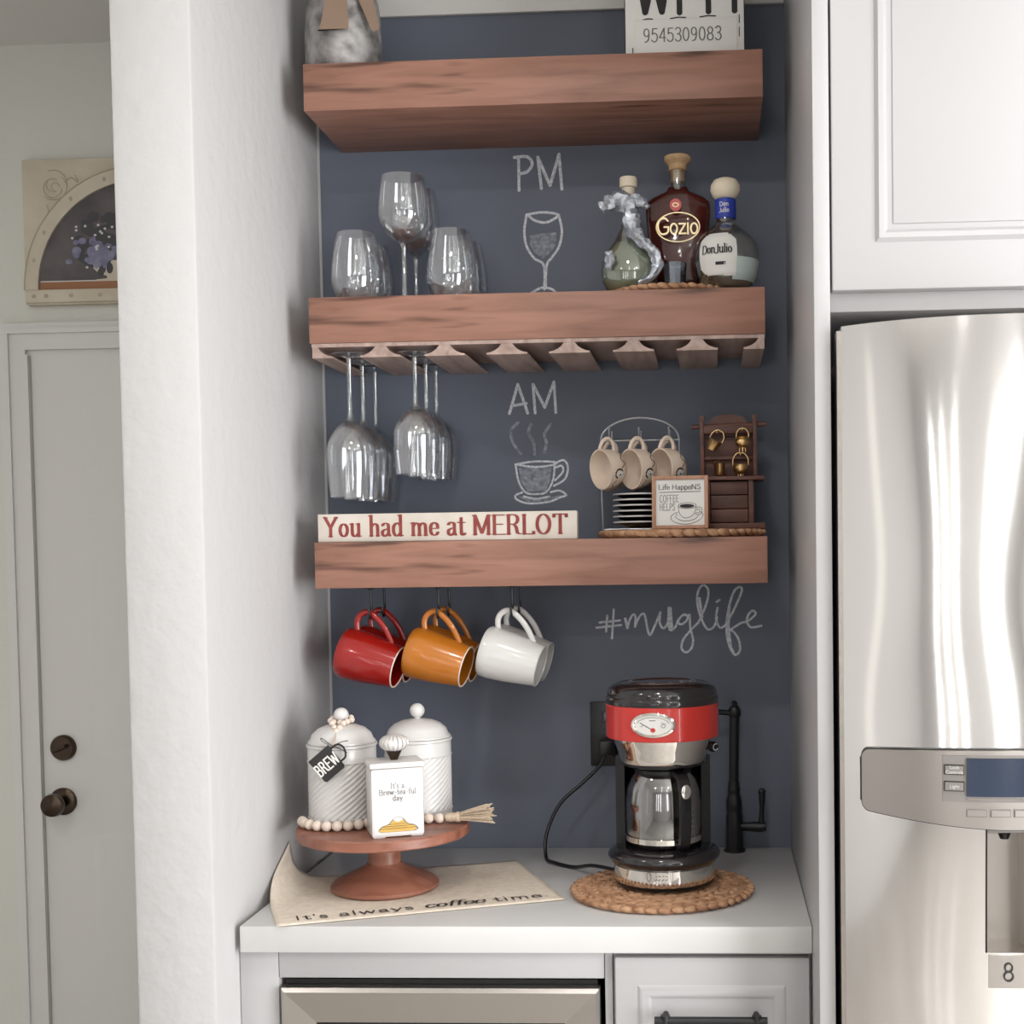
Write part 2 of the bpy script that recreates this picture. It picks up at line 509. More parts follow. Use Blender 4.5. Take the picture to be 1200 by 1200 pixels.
# glyph skeletons: advance, strokes ('l' straight, 'c' curved), serif feet (x, y)
G = {
    'a': (.45, [('c', [(.08, .4), (.14, .48), (.25, .49), (.33, .42), (.34, .12), (.39, .01)]), ('c', [(.34, .28), (.2, .26), (.09, .2), (.07, .1), (.13, .01), (.22, .01), (.34, .12)])], []),
    'c': (.42, [('c', [(.36, .4), (.27, .49), (.16, .47), (.07, .35), (.07, .15), (.16, .02), (.28, .01), (.37, .1)])], []),
    'd': (.5, [('c', [(.37, .4), (.28, .49), (.18, .48), (.08, .36), (.08, .14), (.17, .01), (.27, .02), (.37, .12)]), ('l', [(.38, .8), (.38, 0)])], [(.34, .8), (.41, 0)]),
    'e': (.43, [('l', [(.08, .27), (.37, .27)]), ('c', [(.37, .27), (.35, .42), (.23, .49), (.1, .42), (.06, .25), (.1, .07), (.22, .01), (.33, .05), (.38, .13)])], []),
    'f': (.3, [('c', [(.32, .74), (.24, .8), (.15, .74), (.13, .6), (.13, 0)]), ('l', [(.03, .48), (.27, .48)])], [(.13, 0)]),
    'g': (.46, [('c', [(.36, .4), (.27, .49), (.16, .47), (.08, .34), (.09, .14), (.18, .03), (.28, .05), (.36, .15)]), ('c', [(.37, .5), (.37, -.1), (.3, -.22), (.17, -.22), (.08, -.14)])], []),
    'h': (.48, [('l', [(.1, .8), (.1, 0)]), ('c', [(.1, .35), (.19, .46), (.29, .48), (.37, .38), (.38, 0)])], [(.07, .8), (.1, 0), (.38, 0)]),
    'i': (.22, [('l', [(.1, .5), (.1, 0)]), ('l', [(.1, .68), (.1, .71)])], [(.07, .5), (.1, 0)]),
    'l': (.22, [('l', [(.1, .8), (.1, 0)])], [(.07, .8), (.1, 0)]),
    'm': (.76, [('l', [(.1, .5), (.1, 0)]), ('c', [(.1, .35), (.18, .46), (.27, .48), (.36, .38), (.37, 0)]), ('c', [(.37, .35), (.46, .46), (.55, .48), (.63, .38), (.64, 0)])], [(.07, .5), (.1, 0), (.37, 0), (.64, 0)]),
    'n': (.48, [('l', [(.1, .5), (.1, 0)]), ('c', [(.1, .35), (.19, .46), (.29, .48), (.37, .38), (.38, 0)])], [(.07, .5), (.1, 0), (.38, 0)]),
    'o': (.46, [('l', ell(.22, .25, .16, .24))], []),
    'p': (.48, [('l', [(.1, .5), (.1, -.22)]), ('c', [(.1, .38), (.2, .49), (.3, .48), (.39, .36), (.39, .14), (.3, .01), (.2, .02), (.1, .12)])], [(.1, -.22)]),
    'r': (.36, [('l', [(.1, .5), (.1, 0)]), ('c', [(.1, .33), (.18, .45), (.26, .49), (.33, .45)])], [(.07, .5), (.1, 0)]),
    's': (.38, [('c', [(.31, .41), (.22, .49), (.12, .47), (.08, .38), (.14, .29), (.25, .23), (.31, .13), (.26, .02), (.15, .01), (.06, .09)])], []),
    't': (.32, [('c', [(.15, .66), (.15, .12), (.19, .01), (.26, .02), (.3, .07)]), ('l', [(.03, .48), (.28, .48)])], []),
    'u': (.5, [('c', [(.1, .5), (.1, .14), (.16, .02), (.26, .02), (.37, .13)]), ('l', [(.38, .5), (.38, 0)])], [(.07, .5), (.35, .5), (.41, 0)]),
    'w': (.66, [('l', [(.05, .5), (.18, .02), (.32, .48), (.46, .02), (.6, .5)])], [(.06, .5), (.58, .5)]),
    'y': (.46, [('l', [(.05, .5), (.23, .04)]), ('c', [(.41, .5), (.23, .04), (.17, -.14), (.06, -.2)])], [(.06, .5), (.4, .5)]),
    'z': (.42, [('l', [(.06, .48), (.36, .48), (.06, .02), (.38, .02)])], []),
    'B': (.6, [('l', [(.1, .75), (.1, 0)]), ('c', [(.1, .74), (.35, .74), (.46, .66), (.46, .5), (.35, .4), (.1, .4)]), ('c', [(.1, .4), (.38, .4), (.52, .3), (.52, .12), (.38, .01), (.1, .01)])], []),
    'C': (.6, [('c', [(.53, .62), (.4, .75), (.22, .72), (.08, .55), (.07, .25), (.2, .03), (.4, 0), (.54, .14)])], []),
    'D': (.66, [('l', [(.1, .75), (.1, 0)]), ('c', [(.1, .74), (.35, .73), (.54, .58), (.58, .38), (.54, .16), (.35, .01), (.1, .01)])], [(.1, 0), (.1, .75)]),
    'E': (.58, [('l', [(.1, .75), (.1, 0)]), ('l', [(.1, .74), (.5, .74)]), ('l', [(.1, .39), (.42, .39)]), ('l', [(.1, .01), (.53, .01)])], [(.1, .75), (.1, 0)]),
    'F': (.55, [('l', [(.1, .75), (.1, 0)]), ('l', [(.1, .74), (.5, .74)]), ('l', [(.1, .39), (.42, .39)])], [(.1, 0)]),
    'G': (.64, [('c', [(.53, .63), (.4, .75), (.22, .72), (.08, .55), (.07, .25), (.2, .03), (.4, .02), (.54, .12), (.55, .33)]), ('l', [(.36, .34), (.56, .34)])], []),
    'H': (.66, [('l', [(.1, .75), (.1, 0)]), ('l', [(.54, .75), (.54, 0)]), ('l', [(.1, .38), (.54, .38)])], [(.1, 0), (.54, 0), (.1, .75), (.54, .75)]),
    'I': (.24, [('l', [(.11, .75), (.11, 0)])], [(.11, .75), (.11, 0)]),
    'J': (.42, [('c', [(.3, .75), (.3, .12), (.24, -.02), (.12, -.06), (.04, 0)])], [(.3, .75)]),
    'L': (.54, [('l', [(.1, .75), (.1, 0)]), ('l', [(.1, .01), (.5, .01), (.5, .1)])], [(.1, .75), (.1, 0)]),
    'M': (.8, [('l', [(.1, 0), (.1, .75)]), ('l', [(.1, .75), (.39, .06)]), ('l', [(.39, .06), (.68, .75)]), ('l', [(.68, .75), (.68, 0)])], [(.1, 0), (.68, 0), (.07, .75), (.7, .75)]),
    'N': (.68, [('l', [(.1, 0), (.1, .75), (.55, 0), (.55, .75)])], []),
    'O': (.72, [('l', ell(.35, .375, .27, .37))], []),
    'P': (.56, [('l', [(.1, .75), (.1, 0)]), ('c', [(.1, .74), (.36, .74), (.49, .64), (.49, .46), (.36, .35), (.1, .35)])], []),
    'R': (.64, [('l', [(.1, .75), (.1, 0)]), ('c', [(.1, .74), (.36, .74), (.48, .65), (.48, .5), (.36, .39), (.1, .39)]), ('c', [(.3, .39), (.42, .28), (.48, .06), (.6, .02)])], [(.1, .75), (.1, 0)]),
    'S': (.52, [('c', [(.44, .63), (.32, .75), (.16, .72), (.1, .58), (.18, .45), (.36, .35), (.44, .2), (.38, .04), (.22, 0), (.07, .12)])], []),
    'T': (.64, [('l', [(.32, .75), (.32, 0)]), ('l', [(.05, .63), (.06, .74), (.58, .74), (.59, .63)])], [(.32, 0)]),
    'W': (.88, [('l', [(.05, .75), (.23, .02), (.43, .6), (.63, .02), (.82, .75)])], []),
    'Y': (.62, [('l', [(.06, .75), (.3, .35)]), ('l', [(.56, .75), (.3, .35)]), ('l', [(.3, .35), (.3, 0)])], [(.08, .75), (.54, .75), (.3, 0)]),
    '0': (.52, [('l', ell(.25, .375, .18, .36))], []),
    '3': (.5, [('c', [(.08, .66), (.2, .75), (.34, .72), (.4, .58), (.32, .43), (.2, .4), (.34, .37), (.43, .2), (.36, .04), (.2, 0), (.07, .1)])], []),
    '4': (.52, [('l', [(.36, 0), (.36, .74), (.06, .22), (.46, .22)])], []),
    '5': (.5, [('l', [(.4, .73), (.13, .73), (.1, .42)]), ('c', [(.1, .42), (.24, .48), (.38, .4), (.42, .22), (.34, .04), (.18, 0), (.06, .1)])], []),
    '8': (.52, [('l', ell(.25, .55, .15, .18)), ('l', ell(.25, .19, .18, .19))], []),
    '9': (.52, [('l', ell(.24, .52, .16, .21)), ('c', [(.4, .55), (.39, .25), (.3, .05), (.14, 0)])], []),
    "'": (.16, [('l', [(.08, .78), (.07, .6)])], []),
    '.': (.2, [('l', [(.09, .02), (.09, .04)])], []),
    '-': (.34, [('l', [(.06, .28), (.28, .28)])], []),
    ' ': (.26, [], []),
}


def words(txt, size, nw, nh, serif=0, shear=0, xs=1, sp=0, align='c'):
    """returns nib pieces for a line of writing, baseline at v=0"""
    out, x = [], 0.0
    for ch in txt:
        adv, st, ft = G[ch]
        P = []
        for kind, pts in st:
            P.append(smoothpath(pts, 4) if kind == 'c' else pts)
        for path in P:
            out += pen([((x + px + shear * py) * xs, py) for px, py in path], nw, nh)
        if serif:
            for fx, fy in ft:
                yy = fy + (nh / 2 if fy < .3 else -nh / 2)
                out += pen([((x + fx - serif) * xs, yy), ((x + fx + serif) * xs, yy)], nh, nh)
        x += adv + sp
    wd = (x - sp) * xs
    off = {'c': -wd / 2, 'l': 0, 'r': -wd}[align]
    return [[((p[0] + off) * size, p[1] * size) for p in q] for q in out], wd * size


def decal(name, pieces, m, parent, o, u=(1, 0, 0), v=(0, 0, 1), step=2.5e-6):
    """lay flat print on a surface: origin and two axes"""
    o, u, v = Vector(o), Vector(u), Vector(v)
    mb = MB()
    nrm = u.cross(v).normalized()
    for k, q in enumerate(pieces):        # strokes lie one over the other like ink
        if len(q) > 2:
            mb.poly([tuple(o + u * p[0] + v * p[1] + nrm * (k * step)) for p in q])
    me = mb.build(name, m, parent, smooth=0)
    return me


def disc(cx, cy, rx, ry, n=20):
    return [ell(cx, cy, rx, ry, n)[:-1]]

# ================================================================== the setting
CEIL = 2.73
XL, XR, YR = -3.0, 2.4, -5.6
struct(MB().box(XL, XR, YR, .55, -.05, 0).build('floor', 'floor', smooth=0))
struct(MB().box(XL, XR, YR, .55, CEIL, CEIL + .08).build('ceiling', 'ceiling', smooth=0))
wall_back = struct(MB().box(-.785, XR, 0, .1, 0, CEIL).build('wall_back', 'wall', smooth=0))
MB().box(-.7795, .149, -.0015, 0, .9, 2.588).build('chalkboard', 'chalkboard', wall_back, smooth=0)['label'] = 'dark slate blue chalkboard paint'
struct(MB().rbox(-.912, -.785, -.645, .45, 0, CEIL, .006).build('wall_left', 'wall'))
struct(MB().box(XL, -.785, .45, .55, 0, CEIL).build('wall_hall', 'hallwall', smooth=0))
rg = MB()
rg.box(XR, XR + .08, YR, -3.75, 0, CEIL)
rg.box(XR, XR + .08, -1.75, .1, 0, CEIL)
rg.box(XR, XR + .08, -3.75, -1.75, 2.35, CEIL)
struct(rg.build('wall_right', 'wall', smooth=0))
dn = bpy.data.objects.new('door_2', None)  # unseen glazed door, added to let in light from the right
COL.objects.link(dn)
dn.location = (XR, -3.75, 0)
struct(dn)
for y0, y1 in ((0, .06), (.97, 1.03), (1.94, 2.0)):
    MB().box(.01, .06, y0, y1, 0, 2.35).build('door_stile', 'trim', dn, smooth=0)
for z0, z1 in ((0, .1), (2.27, 2.35)):
    MB().box(.012, .058, .06, 1.94, z0, z1).build('door_rail', 'trim', dn, smooth=0)

lw_ = MB()
lw_.box(XL - .08, XL, YR, -3.07, 0, CEIL)
lw_.box(XL - .08, XL, -2.73, .55, 0, CEIL)
lw_.box(XL - .08, XL, -3.07, -2.73, 0, .5)
lw_.box(XL - .08, XL, -3.07, -2.73, 2.4, CEIL)
struct(lw_.build('wall_far_left', 'wall', smooth=0))
wf = MB()
for y0, y1, z0, z1 in ((-3.07, -3.05, .5, 2.4), (-2.75, -2.73, .5, 2.4), (-3.05, -2.75, .5, .53), (-3.05, -2.75, 2.37, 2.4)):
    wf.box(XL - .06, XL - .01, y0, y1, z0, z1)
wf.box(XL - .05, XL - .02, -3.05, -2.75, .53, 2.37)          # closed shutter over an unseen window that was added for its light
struct(wf.build('window_3', 'trim', smooth=0))
# rear wall with two window openings
W = [(-2.0, -.5), (.75, 1.85)]
rw = MB()
xs = [XL, -2.0, -.5, .75, 1.85, XR]
for i in (0, 2, 4):
    rw.box(xs[i], xs[i + 1], YR - .1, YR, 0, CEIL)
for a, b in W:
    rw.box(a, b, YR - .1, YR, 0, .5)
    rw.box(a, b, YR - .1, YR, 2.4, CEIL)
struct(rw.build('wall_rear', 'wall', smooth=0))
for k, (a, b) in enumerate(W):
    wn = bpy.data.objects.new('window_%d' % (k + 1), None)
    COL.objects.link(wn)
    wn.location = (a, YR, .5)
    struct(wn)
    wd = b - a
    fr = MB()
    for x in (0, wd - .06):
        fr.box(x, x + .06, -.06, 0, 0, 1.9)
    for z in (0, 1.84):
        fr.box(.06, wd - .06, -.06, 0, z, z + .06)
    fr.build('window_frame', 'trim', wn, smooth=0)
    if k == 0:                      # unseen vertical blinds, added nearly closed so gaps streak the fridge reflection
        for a0, a1 in ((.06, .12), (.16, .73), (.77, 1.36), (1.40, 1.44)):
            MB().box(a0, a1, -.03, -.026, .06, 1.84).build('blind_panel', 'trim', wn, smooth=0)
        continue
    if k == 1:                      # unseen vertical blinds, added part open to narrow the band on the fridge
        bx0 = .08
        for q in range(11):
            if not (.44 < bx0 + .045 < .70):
                MB().box(bx0, bx0 + .068, -.03, -.026, .06, 1.84).build('blind_slat', 'trim', wn, smooth=0)
            bx0 += .086
        continue
    for q in range(1, 3):
        MB().box(wd * q / 3 - .025, wd * q / 3 + .025, -.05, -.01, .06, 1.84).build('mullion', 'trim', wn, smooth=0)

# white board that closes the chalk paint above
struct(MB().rbox(-.785, .149, -.012, 0, 2.579, 2.70, .002).build('trim_1', 'trim'))

# tall white panel between the nook and the refrigerator
t = thing('side_panel', 'tall white painted panel standing between the coffee nook and the refrigerator', 'panel', (.149, 0, 0))
MB().rbox(0, .024, -.70, -.001, 0, 2.729, .002).build('panel_board', 'cabinet', t)

# hall door with its casing
d = bpy.data.objects.new('door_1', None)
COL.objects.link(d)
d.location = (-1.616, .45, 0)
struct(d)
MB().box(0, .72, -.012, 0, .01, 2.0).build('door_slab', 'trim', d, smooth=0)


def ring_moulding(x0, x1, z0, z1, y, w=.02, h=.006):
    """a raised picture-frame moulding, front face towards -y"""
    mb = MB()
    o = [(x0, z0), (x1, z0), (x1, z1), (x0, z1)]
    steps = [(0, 0), (w * .3, h), (w * .7, h), (w, 0)]
    for a, (i1, h1) in enumerate(steps):
        mb.v += [(x0 + i1, y - h1, z0 + i1), (x1 - i1, y - h1, z0 + i1), (x1 - i1, y - h1, z1 - i1), (x0 + i1, y - h1, z1 - i1)]
    for a in range(3):
        for k in range(4):
            j = (k + 1) % 4
            mb.f.append((a * 4 + k, a * 4 + j, a * 4 + 4 + j, a * 4 + 4 + k))
    return mb


for x0 in (.115, .41):
    for z0, z1 in ((.2, .855), (1.03, 1.62), (1.70, 1.9)):
        ring_moulding(x0, x0 + .23, z0, z1, -.012, .03, .0016).build('panel_moulding', 'trim', d)
        MB().box(x0 + .045, x0 + .185, -.0128, -.012, z0 + .045, z1 - .045).build('raised_panel', 'trim', d, smooth=0)
kn = MB().lathe([(0, 0), (.033, 0), (.033, .005), (.026, .01), (.012, .012), (.011, .03), (.022, .038), (.028, .05), (.026, .062), (.014, .069), (0, .07)], 28, 'y')
kn.build('knob', 'bronze', d, loc=(.045, -.012, .932))
db = MB().lathe([(0, 0), (.031, 0), (.031, .008), (.027, .014), (0, .015)], 28, 'y')
db = db.build('deadbolt', 'bronze', d, loc=(.05, -.012, 1.062))
MB().rbox(-.016, .016, -.03, -.014, -.004, .004, .002).build('thumb_turn', 'bronze', db, rot=(0, R(-25), 0))
cs = MB()
for x0, x1, z0, z1, dep in ((-.075, -.012, 0, 2.075, .018), (-.012, 0, 0, 2.012, .008)):
    cs.box(x0, x1, .45 - dep, .45, z0, z1)
cs.box(0, .72, .442, .45, 2.0, 2.012)
cs.box(-.012, .72, .432, .45, 2.012, 2.075)
cs.box(-.062, -.05, .425, .432, 0, 2.062)
cs.box(-.05, .72, .425, .432, 2.05, 2.062)
cs.box(-.013, -.003, .425, .445, 0, 2.0)
cs.xform(Matrix.Translation((-1.616, 0, 0)))
struct(cs.build('trim_2', 'trim', smooth=0))

# recessed ceiling lamps
for i, (x, y, p) in enumerate(((-1.45, -1.5, 5), (-.25, -1.5, 5), (.95, -1.5, 5), (-1.45, -3.2, 5), (-.25, -3.2, 5), (.95, -3.2, 5), (-.25, -4.6, 5), (.95, -4.6, 5))):
    rl = thing('recessed_light', 'round white recessed lamp set into the kitchen ceiling', 'light', (x, y, CEIL), group='recessed ceiling lamps')
    MB().lathe([(.062, .0), (.062, -.004), (.085, -.006), (.09, 0)], 32).build('trim_ring', 'trim', rl)
    MB().lathe([(.0001, -.0015), (.062, -.0015)], 32).build('lens', emit('lamp_lens', '#fff8ee', 12), rl)
    area_light('recessed_lamp_%d_offscreen' % (i + 1), (x, y, CEIL - .012), (0, 0, 0), .13, .13, p, (1.0, .985, .97), 'DISK')

# ================================================================== joinery below and beside
ct = MB().rbox(-.775, .1485, -.569, -.002, .871, .915, .003).build('countertop', 'quartz')
tag(ct, 'white quartz countertop running across the coffee nook', 'countertop')

t = thing('cooler_surround', 'white painted cabinet frame around the wine cooler below the counter', 'cabinet', (-.785, 0, 0))
MB().rbox(.001, .065, -.545, -.02, 0, .870, .0015).build('stile', 'cabinet', t)
MB().rbox(.066, .600, -.545, -.02, .823, .870, .0015).build('rail', 'cabinet', t)
MB().rbox(.601, .6135, -.545, -.02, 0, .870, .0015).build('partition', 'cabinet', t)

t = thing('wine_cooler', 'stainless framed wine cooler built in below the white counter', 'wine cooler', (-.716, 0, .0))
MB().box(.004, .519, -.535, -.03, .06, .818).build('cabinet_body', 'black', t, smooth=0)
dr = MB()
x0, x1, z0, z1, wd = .003, .524, .12, .810, .057
A = [(x0, z0), (x1, z0), (x1, z1), (x0, z1)]
B = [(x0 + wd, z0 + wd), (x1 - wd, z0 + wd), (x1 - wd, z1 - wd), (x0 + wd, z1 - wd)]
B2 = [(x0 + .006, z0 + .006), (x1 - .006, z0 + .006), (x1 - .006, z1 - .006), (x0 + .006, z1 - .006)]
for P, yy in ((A, -.537), (A, -.556), (B2, -.562), (B, -.555), (B, -.545)):
    dr.v += [(p[0], yy, p[1]) for p in P]
for a in range(4):
    for k in range(4):
        j = (k + 1) % 4
        dr.f.append((a * 4 + k, a * 4 + j, a * 4 + 4 + j, a * 4 + 4 + k))
dr = dr.build('door_frame', 'steel_soft', t, smooth=10)
MB().box(x0 + wd, x1 - wd, -.5455, -.5435, z0 + wd, z1 - wd).build('glass_pane', 'darkglass', dr, smooth=0)
MB().box(.01, .515, -.53, -.5, 0, .058).build('kick_grille', 'black', t, smooth=0)

t = thing('drawer_cabinet', 'white base cabinet with a moulded drawer beside the wine cooler', 'cabinet', (-.1705, 0, 0))
MB().rbox(0, .3185, -.54, -.02, .05, .870, .0015).build('carcass', 'cabinet', t)
df = MB().rbox(.004, .3145, -.560, -.5405, .665, .862, .002).build('drawer_front', 'cabinet', t)
ring_moulding(.04, .277, .705, .818, -.560, .022, .005).build('moulding', 'cabinet', df)
hb = MB().tube([(.068, -.592, .771), (.246, -.592, .771)], .0068, 12)
for x in (.085, .229):
    hb.tube([(x, -.56, .771), (x, -.592, .771)], .005, 10)
    hb.tube([(x, -.592, .780), (x, -.592, .762)], .0075, 10)
hb.build('bar_handle', 'blackmatte', df)
dd = MB().rbox(.004, .3145, -.560, -.5405, .10, .66, .002).build('door', 'cabinet', t)
ring_moulding(.04, .277, .14, .62, -.560, .022, .005).build('moulding', 'cabinet', dd)

t = thing('fridge_cabinet', 'white moulded cabinet mounted above the refrigerator', 'cabinet', (.174, 0, 1.86))
MB().rbox(.001, 1.1, -.672, -.001, 0, .868, .0015).build('carcass', 'cabinet', t)
for x0, x1 in ((.002, .548), (.552, 1.098)):
    dd = MB().rbox(x0, x1, -.70, -.674, .026, .80, .003).build('door', 'cabinet', t)
    ring_moulding(x0 + .062, x1 - .062, .094, .73, -.70, .018, .006).build('moulding', 'cabinet', dd)
    MB().rbox(x0 + .088, x1 - .088, -.702, -.699, .12, .704, .001).build('center_panel', 'cabinet', dd)

# ================================================================== refrigerator
FX0, FX1, FC = .186, .622, .404


def fy(x, z=1.3):
    u = (x - FC) / (FC - FX0)
    b = -.725 - .078 * (1 - abs(u) ** 2.2)
    # slight unevenness of the rolled sheet
    b += (1 - u ** 4) * (.0040 * math.sin(6.5 * z + 4 * x + .6) * math.cos(13 * x + 1.2 * z) + .0030 * math.sin(13 * z - 9 * x) * math.exp(-((z - 1.34) / .2) ** 2))
    return b


fr = thing('refrigerator', 'stainless steel refrigerator with curved doors and a water dispenser', 'refrigerator', (0, 0, 0))
MB().rbox(.190, 1.09, -.655, -.06, .02, 1.80, .004).build('body', 'greypanel', fr)
HX0, HX1, HZ0, HZ1 = .374, .433, .944, 1.14


def door_mesh(x0, x1, hole, mirror=False):
    gx = [x0 + (x1 - x0) * i / 44 for i in range(45)]
    gz = [.06 + (1.83 - .06) * i / 90 for i in range(91)]
    if hole:
        for h in (HX0, HX1):
            k = min(range(len(gx)), key=lambda i: abs(gx[i] - h))
            gx[k] = h
        for h in (HZ0, HZ1):
            k = min(range(len(gz)), key=lambda i: abs(gz[i] - h))
            gz[k] = h
    mb = MB()
    for z in gz:
        for x in gx:
            mb.v.append((x, fy(x - (x1 - FX1) if mirror else x, z), z))
    n = len(gx)
    for j in range(len(gz) - 1):
        for i in range(n - 1):
            if hole and HX0 - 1e-6 <= gx[i] < HX1 - 1e-6 and HZ0 - 1e-6 <= gz[j] < HZ1 - 1e-6:
                continue
            mb.f.append((j * n + i, j * n + i + 1, (j + 1) * n + i + 1, (j + 1) * n + i))
    # rims: sides, top and bottom back to the body
    def rim(idx):
        o = len(mb.v)
        for k in idx:
            x, y, z = mb.v[k]
            mb.v.append((x, -.668, z))
        for a in range(len(idx) - 1):
            mb.f.append((idx[a], idx[a + 1], o + a + 1, o + a))
    m = len(gz)
    rim([j * n for j in range(m)])
    rim([j * n + n - 1 for j in range(m)])
    rim([i for i in range(n)])
    rim([(m - 1) * n + i for i in range(n)])
    return mb


d1 = door_mesh(FX0, FX1, True).build('door', 'steel', fr, smooth=50)
door_mesh(FX1 + .006, FX1 + .006 + FX1 - FX0, False, True).build('door', 'steel', fr, smooth=50)
MB().box(FX0 + .004, FX1 - .004, -.668, -.655, .06, 1.825).build('gasket', 'black', d1, smooth=0)
for k, xx in enumerate((.1845,)):
    MB().box(.1815, .1862, -.700, -.672, .06, 1.828).build('edge_strip', 'steel_soft', d1, smooth=0)
MB().rbox(.188, .30, -.715, -.60, 1.802, 1.822, .004).build('hinge_cover', 'greypanel', fr)
# recess of the dispenser
rc = MB()
q = [(HX0, HZ0), (HX1, HZ0), (HX1, HZ1), (HX0, HZ1)]
rc.v += [(p[0], fy(p[0], p[1]) + .001, p[1]) for p in q] + [(p[0], -.735, p[1]) for p in q]
rc.f += [(0, 1, 5, 4), (1, 2, 6, 5), (2, 3, 7, 6), (3, 0, 4, 7), (4, 5, 6, 7)]
rc.build('dispenser_recess', 'steel_soft', fr, smooth=0)
for xx in (HX0, HX1):
    MB().tube([(xx, fy(xx, zz_) - .0004, zz_) for zz_ in (HZ0, 1.0, 1.06, HZ1)], .0013, 6).build('recess_seam', 'black', fr)


ZR = 1.18


def curved_plate(x0, x1, z0f, z1f, out, thick=.006, n=36, zr=1.18):
    mb = MB()
    for i in range(n + 1):
        x = (x0 + x1) / 2 - (x1 - x0) / 2 * math.cos(PI * i / n)
        y = fy(x, zr) - out
        mb.v += [(x, y + thick + .004, z0f(x)), (x, y, z0f(x) + .002), (x, y, z1f(x) - .002), (x, y + thick + .004, z1f(x))]
    for i in range(n):
        for k in range(3):
            mb.f.append((i * 4 + k, i * 4 + 4 + k, i * 4 + 5 + k, i * 4 + 1 + k))
    mb.f += [(0, 1, 2, 3), (n * 4 + 3, n * 4 + 2, n * 4 + 1, n * 4)]
    return mb


def pz0(x):
    u = abs(x - FC) / .196
    r = max(0, u - .95) / .05
    return 1.118 + .018 * u ** 1.6 + .014 * (1 - math.sqrt(max(0, 1 - r * r)))


def pz1(x):
    u = abs(x - FC) / .196
    r = max(0, u - .95) / .05
    return 1.232 - .006 * u * u - .014 * (1 - math.sqrt(max(0, 1 - r * r)))


dp = curved_plate(.208, .60, pz0, pz1, .010, .010, 60).build('control_fascia', 'steel_soft', fr)
curved_plate(.2065, .6015, lambda x: pz0(min(max(x, .208), .6)) - .0015, lambda x: pz1(min(max(x, .208), .6)) + .0015, .006, .006, 60).build('fascia_seam', 'black', fr)
curved_plate(.3135, .495, lambda x: 1.157, lambda x: 1.225, .0125, .004).build('display_bezel', 'greypanel', dp)
curved_plate(.345, .463, lambda x: 1.165, lambda x: 1.2215, .0145, .003).build('display', 'screen', dp)
curved_plate(.345, .463, lambda x: 1.1615, lambda x: 1.1645, .0148, .003).build('display_edge', 'chrome', dp)  # chrome strip standing for the bright glow line below the display
for zc, txt in ((1.2035, ('Lock', 'Controls')), (1.1805, ('Light',))):
    curved_plate(.3155, .3415, lambda x: zc - .0085, lambda x: zc + .0085, .0145, .003, 8).build('button_rim', 'black', dp)
    b = curved_plate(.3165, .3405, lambda x: zc - .0075, lambda x: zc + .0075, .0155, .003, 8).build('button', 'greypanel', dp)
    for k, wt in enumerate(txt):
        f = bpy.data.curves.new('button_text', 'FONT')
        f.body = wt
        f.size = .0066
        f.align_x = 'CENTER'
        fo = bpy.data.objects.new('t', f)
        COL.objects.link(fo)
        me = bpy.data.meshes.new_from_object(fo.evaluated_get(bpy.context.evaluated_depsgraph_get()))
        bpy.data.objects.remove(fo)
        me.materials.append(M['whiteglaze'])
        o = bpy.data.objects.new('button_text', me)
        COL.objects.link(o)
        o.parent = b
        sl = (fy(.3405, ZR) - fy(.3165, ZR)) / .024
        o.matrix_local = Matrix.Translation((.3285, fy(.3285, ZR) - .0162, zc - .002 + (len(txt) - 1) * .0035 - k * .0068)) @ Matrix.Rotation(math.atan(sl), 4, 'Z') @ Matrix.Rotation(PI / 2, 4, 'X')
for x0 in (.345, .377, .409, .441):
    curved_plate(x0, x0 + .027, lambda x: 1.1365, lambda x: 1.1505, .0125, .003, 8).build('key_rim', 'greypanel', dp)
    curved_plate(x0 + .001, x0 + .026, lambda x: 1.1375, lambda x: 1.1495, .0132, .003, 8).build('key', 'steel_soft', dp)
MB().lathe([(0, -.012), (.006, -.012), (.009, -.004), (.013, 0), (.013, .008), (0, .008)], 20).build('nozzle', 'black', fr, loc=(.404, -.776, 1.112))
MB().rbox(.362, .446, -.80, -.745, 1.112, 1.126, .004).build('nozzle_housing', 'greypanel', fr)
pl = curved_plate(.377, .431, lambda x: .893, lambda x: .943, .004, .006, 10, .92).build('level_plate', 'steel_soft', fr)
pc, wd = words('8', .034, .07, .07)
decal('plate_number', pc, 'ink', pl, (.404, fy(.404, .92) - .0056, .9055))

# ================================================================== chalk lettering on the board
def chalk(name, strokes, m, k, org, X0, Z0, u0, v0, nib, slant=-.026):
    """strokes are drawn on a sheet (k units per pixel of sheet, origin org) pinned at X0, Z0 on the board"""
    s = 1.709e-3
    pcs = []
    for kind, pts in strokes:
        p2 = []
        for a, b in pts:
            du, dv = org[0] + a / k - u0, org[1] + b / k - v0
            p2.append((X0 + s * du - 2.7e-5 * dv, Z0 + s * slant * du - s * dv))
        if kind == 'f':
            pcs.append(p2)
        else:
            if kind == 'c':
                p2 = smoothpath(p2, 5)
            pcs += pen(p2, nib, nib)
    return decal(name, pcs, m, wall_back, (0, -.0021 if m == 'chalk' else -.0019, 0))


